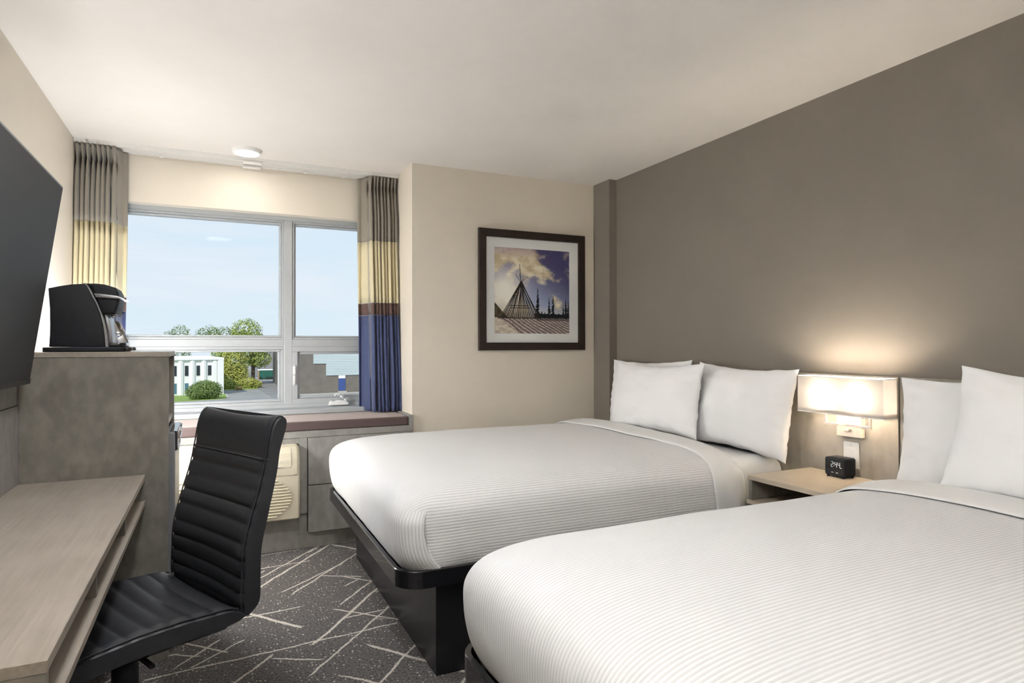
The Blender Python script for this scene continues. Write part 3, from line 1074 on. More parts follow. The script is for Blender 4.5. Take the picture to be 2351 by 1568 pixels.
for i, (px, py, pz, lab) in enumerate(((-0.372, 3.150, 1.302, 'upper near coffee pod with orange print in the rack'), (-0.356, 3.186, 1.300, 'upper far coffee pod with orange print in the rack'),
                                      (-0.344, 3.166, 1.250, 'lower coffee pod in the rack above the drip tray'))):
    pt = thing('coffee_pod', lab, 'coffee pod', (px, py, pz), group='coffee pods')
    c0 = Vector((px, py, pz))
    bm = bmesh.new()
    cyl(bm, c0, c0 - pn * 0.022, 0.0225, 0.017, 18)
    obj('cup', bm, 'white_plastic', pt)
    bm = bmesh.new()
    cyl(bm, c0 + pn * .0004, c0 + pn * 0.002, 0.0245, seg=20)
    ld = obj('foil_lid', bm, 'pod', pt)
    bm = bmesh.new()
    cyl(bm, c0 + pn * .0021, c0 + pn * 0.0024, 0.008, seg=12)
    obj('printed_mark', bm, 'pod_print', ld)

# ---- added fill globe, out of view in the corner between the tall cabinet and the bench
KX, KY = -0.44, 3.56
kl = thing('fill_globe', 'added hidden fill light, a white globe between the tall cabinet and the window bench', 'fill light', (KX, KY, 0))
obj('base', cyl(bmesh.new(), (KX, KY, 0), (KX, KY, 0.02), 0.11, 0.105, 28), 'nickel', kl)
obj('pole', cyl(bmesh.new(), (KX, KY, 0.02), (KX, KY, 0.90), 0.010, seg=14), 'nickel', kl)
bm = bmesh.new()
bmesh.ops.create_uvsphere(bm, u_segments=24, v_segments=14, radius=0.11)
bm.transform(Matrix.Translation((KX, KY, 1.0)))
obj('globe', bm, 'fill_corner', kl, smooth=True)

# ---- added unseen desk fill light at the near end of the desk
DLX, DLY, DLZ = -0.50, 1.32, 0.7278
dl = thing('fill_desk_light', 'added unseen desk fill light at the near end of the desk', 'desk fill light', (DLX, DLY, DLZ))
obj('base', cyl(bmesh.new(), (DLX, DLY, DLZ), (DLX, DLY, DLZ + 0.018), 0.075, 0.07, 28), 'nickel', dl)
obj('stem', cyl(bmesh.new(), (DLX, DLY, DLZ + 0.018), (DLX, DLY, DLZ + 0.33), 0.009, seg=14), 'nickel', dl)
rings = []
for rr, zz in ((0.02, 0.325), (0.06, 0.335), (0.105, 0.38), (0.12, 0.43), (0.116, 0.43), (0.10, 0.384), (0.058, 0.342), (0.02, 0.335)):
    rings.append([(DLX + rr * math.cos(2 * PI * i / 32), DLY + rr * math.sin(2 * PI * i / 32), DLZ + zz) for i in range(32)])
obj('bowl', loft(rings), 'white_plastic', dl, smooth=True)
obj('fill_disc', disc(DLX, DLY, DLZ + 0.395, 0.095), 'fill_desk', dl)

# ------------------------------------------------------------------ office chair
TH_C = math.atan2(-0.902, 0.433)
wvec = Vector((math.cos(TH_C), math.sin(TH_C), 0))
bvec = Vector((-math.sin(TH_C), math.cos(TH_C), 0))
CO = Vector((0.075, 1.972, 0)) + bvec * (-0.22) + wvec * (-0.235)
ch = thing('office_chair', 'black ribbed leatherette office chair without arms at the desk', 'chair', (CO.x, CO.y, 0), TH_C)
HW = 0.236     # half width


def shell(front, back, seams, nb=26, nt=90, amp=0.0075, dish=0.0, top_round=None):
    """closed upholstered slab: front and back are (t, a, z) tables; seams are t values where the quilting is stitched down"""
    rows = []
    t0, t1 = front[0][0], front[-1][0]
    for i in range(nt + 1):
        t = t0 + (t1 - t0) * i / nt
        fa, fz = interp(front, t)
        ba, bz = interp(back, t)
        ring_f, ring_b = [], []
        # puff between stitched seams
        lo = max([s for s in seams if s <= t], default=None)
        hi = min([s for s in seams if s > t], default=None)
        if lo is None or hi is None:
            puff = 0.0
        else:
            q = (t - lo) / (hi - lo)
            puff = amp * (math.sin(PI * q) ** 0.5)
        fa2, fz2 = interp(front, min(t + .01, t1))
        fa1, fz1 = interp(front, max(t - .01, t0))
        d = Vector((fa2 - fa1, fz2 - fz1))
        n = Vector((-d.y, d.x))
        n = n.normalized() if n.length > 1e-9 else Vector((0, 0))
        cc = Vector((ba - fa, bz - fz))
        if n.dot(cc) > 0:
            n = -n
        for j in range(nb + 1):
            v = -1 + 2 * j / nb
            e = abs(v)
            edge = max(0.0, (e - 0.93) / 0.07)
            x = v * HW
            pf = puff * (1 - edge) * (1 if e < 0.93 else 0.6)
            rd = 0.008 * edge ** 2
            ds = dish * (1 - v * v)
            a_, z_ = fa + n.x * (pf - rd - ds), fz + n.y * (pf - rd - ds)
            ring_f.append((x, a_ + 0.22, z_))
            ring_b.append((x, ba + 0.22 + 0.0, bz))
        rows.append(ring_f + ring_b[::-1])
    return loft(rows)


# backrest: t runs from the bend up to the top
fr_pts = [(0.004, 0.443), (0.000, 0.489), (0.002, 0.551), (0.006, 0.625), (0.026, 0.709), (0.060, 0.817), (0.076, 0.892), (0.086, 0.950), (0.096, 0.984), (0.109, 1.004), (0.124, 1.011)]
bk_pts = [(0.020, 0.4405), (0.053, 0.474), (0.057, 0.545), (0.060, 0.627), (0.082, 0.725), (0.108, 0.835), (0.119, 0.905), (0.133, 0.952), (0.141, 0.978), (0.140, 0.998), (0.128, 1.010)]
FR = catmull([(p[0], p[1], 0) for p in fr_pts], 120)
BK = catmull([(p[0], p[1], 0) for p in bk_pts], 120)
front = [(i / 120, p.x, p.y) for i, p in enumerate(FR)]
back = [(i / 120, p.x, p.y) for i, p in enumerate(BK)]


def t_of_z(z):
    return min(front, key=lambda q: abs(q[2] - z))[0]


seam_z = [0.470, 0.508, 0.551, 0.598, 0.648, 0.698, 0.743, 0.791, 0.837, 0.882]
seams = [t_of_z(z) for z in seam_z] + [t_of_z(0.888), 1.0]
bm = shell(front, back, seams, nt=150, dish=0.012)
bkr = obj('backrest', bm, 'leather', ch, smooth=True, local=True)
sharp(bkr, 50)
# seat: t runs from the bend to the front edge
st_pts = [(0.014, 0.452), (-0.012, 0.470), (-0.05, 0.478), (-0.094, 0.480), (-0.164, 0.484), (-0.261, 0.484), (-0.32, 0.480), (-0.386, 0.474), (-0.43, 0.463), (-0.455, 0.447), (-0.462, 0.430)]
sb_pts = [(0.016, 0.445), (-0.012, 0.434), (-0.05, 0.430), (-0.094, 0.428), (-0.164, 0.430), (-0.261, 0.430), (-0.32, 0.426), (-0.386, 0.420), (-0.42, 0.416), (-0.445, 0.414), (-0.460, 0.422)]
FS = catmull([(p[0], p[1], 0) for p in st_pts], 120)
BS = catmull([(p[0], p[1], 0) for p in sb_pts], 120)
front_s = [(i / 120, p.x, p.y) for i, p in enumerate(FS)]
back_s = [(i / 120, p.x, p.y) for i, p in enumerate(BS)]
seam_a = [-0.02, -0.075, -0.13, -0.185, -0.24, -0.295, -0.35, -0.405]
seams_s = [min(front_s, key=lambda q: abs(q[1] - a))[0] for a in seam_a]
bm = shell(front_s, back_s, seams_s + [1.0], nt=130, dish=0.010)
stt = obj('seat', bm, 'leather', ch, smooth=True, local=True)
sharp(stt, 50)
# piping along the two side seams
for sx in (-1, 1):
    bm = bmesh.new()
    path = [Vector((sx * HW * 0.972, p[1] + 0.22 - 0.0002, p[2])) for p in front[4::3]]
    for a, b_ in zip(path, path[1:]):
        cyl(bm, a, b_, 0.0022, seg=6, caps=False)
    obj('piping', bm, 'leather', bkr, smooth=True, local=True)
    bm = bmesh.new()
    path = [Vector((sx * HW * 0.972, p[1] + 0.22, p[2] + 0.0003)) for p in front_s[10:112:3]]
    for a, b_ in zip(path, path[1:]):
        cyl(bm, a, b_, 0.0022, seg=6, caps=False)
    obj('piping', bm, 'leather', stt, smooth=True, local=True)
bm = bmesh.new()
for dz in (0.0, 0.007):
    tt = t_of_z(0.881 + dz)
    a_, z_ = interp(front, tt)
    pts = [Vector((v * HW * .96, a_ + 0.22 + 0.012 * (1 - v * v) - 0.0015, z_)) for v in [-1 + 2 * k / 12 for k in range(13)]]
    for a, b_ in zip(pts, pts[1:]):
        cyl(bm, a, b_, 0.0018, seg=6, caps=False)
obj('headrest_seam', bm, 'leather', bkr, smooth=True, local=True)
bm = bmesh.new()
box(bm, -0.20, 0.20, -0.22, 0.20, 0.405, 0.428, 0.010, 3)
obj('seat_pan', bm, 'black_gloss', ch, local=True)
bm = bmesh.new()
box(bm, -0.09, 0.09, -0.12, 0.10, 0.372, 0.405, 0.008, 2)
box(bm, 0.09, 0.22, -0.02, -0.006, 0.383, 0.393, 0.003)
obj('tilt_mechanism', bm, 'black_plastic', ch, local=True)
bm = bmesh.new()
cyl(bm, (0, 0, 0.16), (0, 0, 0.372), 0.034, seg=24)
cyl(bm, (0, 0, 0.09), (0, 0, 0.17), 0.040, seg=24)
obj('gas_column', bm, 'black_plastic', ch, smooth=True, local=True)
for k in range(5):
    a = 2 * PI * k / 5 + 0.75
    d = Vector((math.cos(a), math.sin(a), 0))
    s = Vector((-d.y, d.x, 0))
    rings = []
    for q, hw, z0, z1 in ((0.0, 0.026, 0.085, 0.135), (0.08, 0.024, 0.082, 0.125), (0.2, 0.019, 0.075, 0.102), (0.29, 0.016, 0.068, 0.088)):
        c = d * q
        rings.append([tuple(c - s * hw + Vector((0, 0, z0))), tuple(c + s * hw + Vector((0, 0, z0))), tuple(c + s * hw * .7 + Vector((0, 0, z1))), tuple(c - s * hw * .7 + Vector((0, 0, z1)))])
    leg = obj('base_leg', loft(rings), 'black_plastic', ch, local=True)
    bm = bmesh.new()
    c = d * 0.28
    for sg in (-1, 1):
        p = c + s * (0.014 * sg) + Vector((0, 0, 0.027))
        cyl(bm, p - s * 0.009, p + s * 0.009, 0.0265, seg=18)
    cyl(bm, c + Vector((0, 0, 0.03)), c + Vector((0, 0, 0.075)), 0.008, seg=10)
    obj('caster', bm, 'black_plastic', leg, smooth=True, local=True)

# ------------------------------------------------------------------ picture
pic = thing('framed_picture', 'square dark brown framed photograph of a bare-pole tipi', 'picture', (2.053, 3.975, 1.19))
PX0, PX1, PZ0, PZ1, FW = 1.6315, 2.4755, 1.188, 2.026, 0.054


def rail(pts):
    bm = bmesh.new()
    prism(bm, pts, 'y', 3.948, 3.9765, 0.003, 2)
    return obj('frame_rail', bm, 'frame_wood', pic)


rail([(PX0, PZ0), (PX1, PZ0), (PX1 - FW, PZ0 + FW), (PX0 + FW, PZ0 + FW)])
rail([(PX0, PZ1), (PX0 + FW, PZ1 - FW), (PX1 - FW, PZ1 - FW), (PX1, PZ1)])
rail([(PX0, PZ0), (PX0 + FW, PZ0 + FW), (PX0 + FW, PZ1 - FW), (PX0, PZ1)])
rail([(PX1, PZ0), (PX1, PZ1), (PX1 - FW, PZ1 - FW), (PX1 - FW, PZ0 + FW)])
QX0, QX1, QZ0, QZ1 = 1.752, 2.351, 1.306, 1.905
bm = bmesh.new()
for (a, b_, c, d) in ((PX0 + FW - .003, QX0, PZ0 + FW - .003, PZ1 - FW + .003), (QX1, PX1 - FW + .003, PZ0 + FW - .003, PZ1 - FW + .003),
                      (QX0, QX1, PZ0 + FW - .003, QZ0), (QX0, QX1, QZ1, PZ1 - FW + .003)):
    box(bm, a, b_, 3.9655, 3.9685, c, d)
obj('mat_board', bm, 'mat_board', pic)


def smooth(a, b_, x):
    t = min(1, max(0, (x - a) / (b_ - a)))
    return t * t * (3 - 2 * t)


def lerp3(a, b_, t):
    return tuple(p + (q - p) * t for p, q in zip(a, b_))


def fbm(x, y, s, seed, octv=5):
    v, a, tot = 0, 1, 0
    for k in range(octv):
        v += a * mnoise.noise(Vector((x * s, y * s, seed + k * 3.1)))
        tot += a
        a *= 0.55
        s *= 2.05
    return v / tot


NPX = 230
POLES = []
rp = random.Random(4)
for k in range(21):
    q = k / 20
    POLES.append((0.075 + 0.52 * q, 0.185 + 0.012 * math.sin(q * PI) * rp.uniform(-1, 1), 0.345 + rp.uniform(-.012, .012), 0.60 + rp.uniform(-.012, .012), 0.0042 + 0.002 * rp.random()))
TIPS = [(0.325, 0.815, 0.345, 0.60, 0.0035), (0.275, 0.69, 0.345, 0.60, 0.003), (0.43, 0.672, 0.345, 0.6, 0.003), (0.385, 0.668, 0.345, 0.6, 0.003), (0.325, 0.70, 0.345, 0.6, 0.003)]
TREES = [(0.565, 0.205, 0.545, 0.045), (0.72, 0.205, 0.43, 0.036), (0.775, 0.2, 0.46, 0.045), (0.95, 0.2, 0.43, 0.04), (0.985, 0.2, 0.40, 0.03), (0.915, 0.2, 0.36, 0.022),
         (0.66, 0.2, 0.26, 0.03), (0.62, 0.2, 0.27, 0.03), (0.85, 0.2, 0.25, 0.05)]


def seg_d(px, py, ax, ay, bx, by):
    dx, dy = bx - ax, by - ay
    t = max(0, min(1, ((px - ax) * dx + (py - ay) * dy) / (dx * dx + dy * dy)))
    return math.hypot(px - ax - t * dx, py - ay - t * dy)


def paint(u, v):
    """the photographic print: u to the right, v up, both 0..1; returns linear colour"""
    # sky
    base = lerp3((0.42, 0.50, 0.72), (0.16, 0.13, 0.30), smooth(0.25, 0.95, v))
    base = lerp3(base, (0.07, 0.065, 0.17), smooth(0.5, 1.2, u * 0.7 + v * 0.6))
    n = fbm(u, v * 1.5, 3.2, 1.3)
    n2 = fbm(u, v * 1.3, 6.5, 7.7)
    cl = smooth(-0.16, 0.26, n + 0.4 * n2 + 0.42 * (0.66 - u) + 0.12 * math.sin(v * 8 + u * 3))
    warm = lerp3((0.62, 0.50, 0.30), (0.95, 0.88, 0.70), smooth(-.2, .3, n2))
    warm = lerp3(warm, (0.42, 0.28, 0.34), 0.6 * smooth(0.85, 1.02, v + 0.15 * n2))
    c = lerp3(base, warm, cl)
    sunb = math.exp(-((u - 0.12) ** 2 + (v - 0.50) ** 2) / 0.055)
    c = lerp3(c, (0.98, 0.95, 0.86), min(1, sunb * 1.1))
    hz = smooth(0.36, 0.24, v) * (1 - smooth(.3, .7, u) * 0.4)
    c = lerp3(c, (0.75, 0.68, 0.50), hz * .6)
    # hill on the left
    if v < 0.365 - 1.05 * u and v > 0.16:
        k = fbm(u, v, 25, 2.2)
        c = lerp3((0.05, 0.04, 0.025), (0.12, 0.10, 0.06), smooth(-.3, .3, k))
    # far tree line
    if v < 0.235 + 0.02 * fbm(u, 0, 30, 5) and u > 0.52 and v > 0.17:
        c = (0.012, 0.013, 0.018)
    for (tx, tb_, tt, tw) in TREES:
        if tb_ - 0.03 < v < tt:
            k = (tt - v) / (tt - tb_)
            half = tw * (0.05 + 0.80 * k) * (0.72 + 0.9 * mnoise.noise(Vector((tx * 9 + (1 if u > tx else -1) * 3.3, v * 75, 1.0))))
            if abs(u - tx) < half:
                c = (0.010, 0.012, 0.016)
    # ground
    gv = 0.185 + 0.006 * fbm(u, 0, 14, 3)
    if v < gv:
        k = fbm(u * 1.0, v * 4, 14, 9)
        c = lerp3((0.50, 0.43, 0.36), (0.78, 0.70, 0.58), smooth(-.3, .3, k))
        # long raking pole shadows
        rel = (u - 0.33 - (0.185 - v) * 1.75) / (1 + (0.185 - v) * 1.2)
        if -0.28 < rel < 0.62:
            s = math.sin(rel * 105 + 5 * fbm(u, v, 5, 4))
            c = lerp3(c, (0.14, 0.095, 0.115), (0.9 if s > -0.05 else 0.25))
        if fbm(u, v * 3.5, 40, 6) > 0.30:
            c = lerp3(c, (0.10, 0.07, 0.06), .8)
        if v > 0.150 and u > 0.55:
            c = lerp3(c, (0.05, 0.04, 0.045), 0.65)
    # tipi interior haze and poles
    if 0.185 < v < 0.60:
        k = (0.60 - v) / 0.415
        if abs(u - (0.345 - 0.01 * k)) < 0.26 * k and v < 0.30:
            c = lerp3(c, (0.06, 0.04, 0.03), 0.55 * smooth(0.32, 0.2, v))
    for (ax, ay, bx, by, wd) in POLES + TIPS:
        cov = min(1, max(0, (wd - seg_d(u, v, ax, ay, bx, by)) * NPX + 0.5))
        if cov > 0:
            c = lerp3(c, lerp3((0.018, 0.013, 0.012), (0.10, 0.055, 0.03), smooth(.1, .4, fbm(u, v, 30, 2))), cov)
    for (yy, x0, x1) in ((0.325, 0.19, 0.45), (0.30, 0.20, 0.47), (0.46, 0.26, 0.30)):
        if abs(v - yy) < 0.004 and x0 < u < x1:
            c = (0.03, 0.022, 0.02) if yy < .4 else (0.45, 0.22, 0.05)
    if seg_d(u, v, 0.05, 0.183, 0.60, 0.183) < 0.009:
        c = lerp3(c, (0.03, 0.022, 0.02), .8)
    return c


bm = bmesh.new()
V = [[bm.verts.new((QX0 + (QX1 - QX0) * i / NPX, 3.9695, QZ0 + (QZ1 - QZ0) * j / NPX)) for j in range(NPX + 1)] for i in range(NPX + 1)]
lay = bm.loops.layers.float_color.new('print')
for i in range(NPX):
    for j in range(NPX):
        f = bm.faces.new((V[i][j], V[i + 1][j], V[i + 1][j + 1], V[i][j + 1]))
        c = paint((i + .5) / NPX, (j + .5) / NPX)
        for lp in f.loops:
            lp[lay] = (*c, 1)
mm, nt, b = _nt('photographic print')
at = nt.nodes.new('ShaderNodeVertexColor')
at.layer_name = 'print'
nt.links.new(at.outputs[0], b.inputs['Base Color'])
b.inputs['Roughness'].default_value = 0.45
b.inputs['Specular IOR Level'].default_value = 0.3
M['print'] = mm
obj('photo_print', bm, 'print', pic, recalc=False, label='print of a bare pole tipi, spruce trees and purple clouds')

# ------------------------------------------------------------------ headboard panels
for (y0, y1, x0, lab) in ((2.147, 3.767, 2.606, 'long grey laminate headboard panel behind the far bed'),
                          (1.6885, 2.1455, 2.600, 'short beige-grey laminate panel behind the wall lamp'),
                          (-0.15, 1.687, 2.606, 'long grey laminate headboard panel behind the near bed')):
    o = obj('headboard_panel', B(x0, XR - .0005, y0, y1, 0.30, 1.087, 0.0015, 1), 'headboard', base=(2.62, (y0 + y1) / 2, 0.30))
    tag(o, lab, 'headboard', 'laminate headboard panels')

# ------------------------------------------------------------------ nightstand, clock, switch, sconce
ns = thing('nightstand', 'floating pale oak nightstand with an open slot between the beds', 'nightstand', (2.4, 1.91, 0.5))
obj('top_board', B(2.19, 2.5995, 1.70, 2.12, 0.614, 0.6345, 0.0012, 1), 'stand_wood', ns)
obj('side_panel', B(2.195, 2.5995, 1.703, 1.721, 0.5245, 0.6135, 0.001, 1), 'concrete', ns)
obj('side_panel', B(2.195, 2.5995, 2.099, 2.117, 0.5245, 0.6135, 0.001, 1), 'concrete', ns)
obj('shelf', B(2.185, 2.5995, 1.70, 2.122, 0.506, 0.524, 0.0012, 1), 'stand_wood', ns)
obj('back_panel', B(2.588, 2.5995, 1.7215, 2.0985, 0.5245, 0.6135), 'concrete', ns)

ck = thing('alarm_clock', 'black digital alarm clock showing 2:44 on the nightstand', 'clock', (2.525, 1.906, 0.6345))
bm = bmesh.new()
prism(bm, [(y, z) for y, z in rrect(1.857, 1.955, 0.6425, 0.7225, 0.010, 5)], 'x', 2.4895, 2.563, 0.003, 2)
sharp(obj('case', bm, 'black_plastic', ck, smooth=True), 35)
bm = bmesh.new()
prism(bm, [(y, z) for y, z in rrect(1.863, 1.949, 0.6485, 0.7165, 0.006, 4)], 'x', 2.4882, 2.4900, 0.0004, 1)
face = obj('front_panel', bm, 'black_plastic', ck)
scr = obj('display', B(2.4874, 2.4886, 1.868, 1.944, 0.672, 0.713), 'black_gloss', face)


def seg7(ch_, y, z, h, w, t):
    segs = {'2': 'abged', '4': 'fgbc'}[ch_]
    bm = bmesh.new()
    S = 0.0012
    yr = y - w
    P = {'a': (yr + S, y - S, z + h - t, z + h), 'g': (yr + S, y - S, z + h / 2 - t / 2, z + h / 2 + t / 2), 'd': (yr + S, y - S, z, z + t),
         'f': (y - t, y, z + h / 2 + S * .6, z + h - S * .6), 'b': (yr, yr + t, z + h / 2 + S * .6, z + h - S * .6),
         'e': (y - t, y, z + S * .6, z + h / 2 - S * .6), 'c': (yr, yr + t, z + S * .6, z + h / 2 - S * .6)}
    for s_ in segs:
        a = P[s_]
        box(bm, 2.4868, 2.4873, *a)
    return bm


obj('digit', seg7('2', 1.922, 0.681, 0.024, 0.0105, 0.0016), 'digit', ck)
bm = bmesh.new()
box(bm, 2.4868, 2.4873, 1.9065, 1.909, 0.686, 0.6885)
box(bm, 2.4868, 2.4873, 1.9065, 1.909, 0.697, 0.6995)
obj('colon', bm, 'digit', ck)
obj('digit', seg7('4', 1.9035, 0.681, 0.024, 0.0105, 0.0016), 'digit', ck)
obj('digit', seg7('4', 1.8885, 0.681, 0.024, 0.0105, 0.0016), 'digit', ck)
obj('indicator', B(2.4868, 2.4873, 1.8705, 1.8765, 0.680, 0.6825), 'digit', ck)
for yy in (1.916, 1.893):
    obj('usb_port', B(2.4866, 2.4884, yy - 0.005, yy + 0.005, 0.656, 0.659), 'nickel', ck)
bm = bmesh.new()
for k in range(5):
    box(bm, 2.502 + k * .009, 2.508 + k * .009, 1.885, 1.93, 0.7223, 0.7238, 0.0004, 1)
obj('top_buttons', bm, 'black_gloss', ck)
for xx in (2.498, 2.553):
    for yy in (1.868, 1.944):
        obj('foot', cyl(bmesh.new(), (xx, yy, 0.6346), (xx, yy, 0.6428), 0.006, seg=12), 'black_plastic', ck)

sw = thing('light_switch', 'white rocker light switch under the wall lamp', 'light switch', (2.603, 1.903, 0.67))
bm = bmesh.new()
prism(bm, [(y, z) for y, z in rrect(1.8645, 1.9405, 0.669, 0.786, 0.004, 3)], 'x', 2.5935, 2.5998, 0.003, 2)
obj('wall_plate', bm, 'white_plastic', sw)
bm = bmesh.new()
prism(bm, [(2.5935, 0.697), (2.5935, 0.762), (2.5905, 0.759), (2.5915, 0.73), (2.5895, 0.699)], 'y', 1.8865, 1.919, 0.0005, 1)
obj('rocker', bm, 'white_plastic', sw)
for zz in (0.776, 0.679):
    obj('screw', cyl(bmesh.new(), (2.5928, 1.9025, zz), (2.5938, 1.9025, zz), 0.0028, seg=10), 'nickel', sw)


def sconce(dy, label):
    t = thing('wall_lamp', label, 'wall lamp', (2.56, 1.9 + dy, 0.9), group='boxy bedside wall lamps')
    y = lambda v: v + dy
    xb = 2.5998 if dy == 0 else 2.6056
    obj('back_plate', B(2.572, xb, y(1.838), y(1.958), 0.811, 0.985, 0.002, 2), 'nickel', t)
    for sg, (ya, yb_, zz) in ((1, (1.913, 1.973, 0.868)), (-1, (1.860, 1.757, 0.8705))):
        bm = bmesh.new()
        hb = 0.0052
        box(bm, 2.5222, 2.573, y(ya - hb), y(ya + hb), zz - hb, zz + hb, 0.0004, 1)
        box(bm, 2.512, 2.5224, y(min(ya, yb_) - hb), y(max(ya, yb_) + hb), zz - hb, zz + hb, 0.0004, 1)
        box(bm, 2.512, 2.5224, y(yb_ - hb), y(yb_ + hb), zz + hb - .0002, 0.93, 0.0004, 1)
        obj('arm', bm, 'nickel', t)
    bm = bmesh.new()
    cyl(bm, (2.572, y(1.895), 0.8415), (2.556, y(1.895), 0.8415), 0.0045, seg=12)
    cyl(bm, (2.560, y(1.895), 0.8415), (2.548, y(1.895), 0.8415), 0.0085, 0.0065, 12)
    obj('switch_knob', bm, 'nickel', t, smooth=True)
    x0, x1, y0, y1, z0, z1 = 2.500, 2.586, y(1.684), y(2.110), 0.912, 1.080
    pts = rrect(x0, x1, y0, y1, 0.004, 3)
    sh = obj('shade', loft([[(a, b_, z0) for a, b_ in pts], [(a, b_, z1) for a, b_ in pts]], cap=False), 'shade', t)
    for zz0, zz1 in ((z0 - .0005, z0 + 0.0035), (z1 - 0.0035, z1 + .0005)):
        po = rrect(x0 - .001, x1 + .001, y0 - .001, y1 + .001, 0.005, 3)
        pi_ = rrect(x0 + .001, x1 - .001, y0 + .001, y1 - .001, 0.003, 3)
        bm = loft([[(a, b_, zz0) for a, b_ in po], [(a, b_, zz1) for a, b_ in po], [(a, b_, zz1) for a, b_ in pi_], [(a, b_, zz0) for a, b_ in pi_], [(a, b_, zz0) for a, b_ in po]], cap=False)
        obj('hem', bm, 'white_plastic', sh)
    bm = bmesh.new()
    bm.faces.new([bm.verts.new(p) for p in ((x0 + .002, y0 + .002, 0.932), (x1 - .002, y0 + .002, 0.932), (x1 - .002, y1 - .002, 0.932), (x0 + .002, y1 - .002, 0.932))])
    obj('added_diffuser', bm, 'diffuser', t)  # unseen sheet added to hold back light below the shade
    bm = bmesh.new()
    box(bm, 2.541, 2.5455, y0 + .001, y1 - .001, 0.945, 0.95)
    obj('shade_carrier', bm, 'nickel', t)
    for yy in (1.98, 1.80):
        bm = bmesh.new()
        bmesh.ops.create_uvsphere(bm, u_segments=16, v_segments=10, radius=0.020)
        bm.transform(Matrix.Translation((2.543, y(yy), 0.995)))
        obj('bulb', bm, 'bulb', t, smooth=True)
    return t


sconce(0.0, 'lit wall lamp with boxy white shade between the two beds')

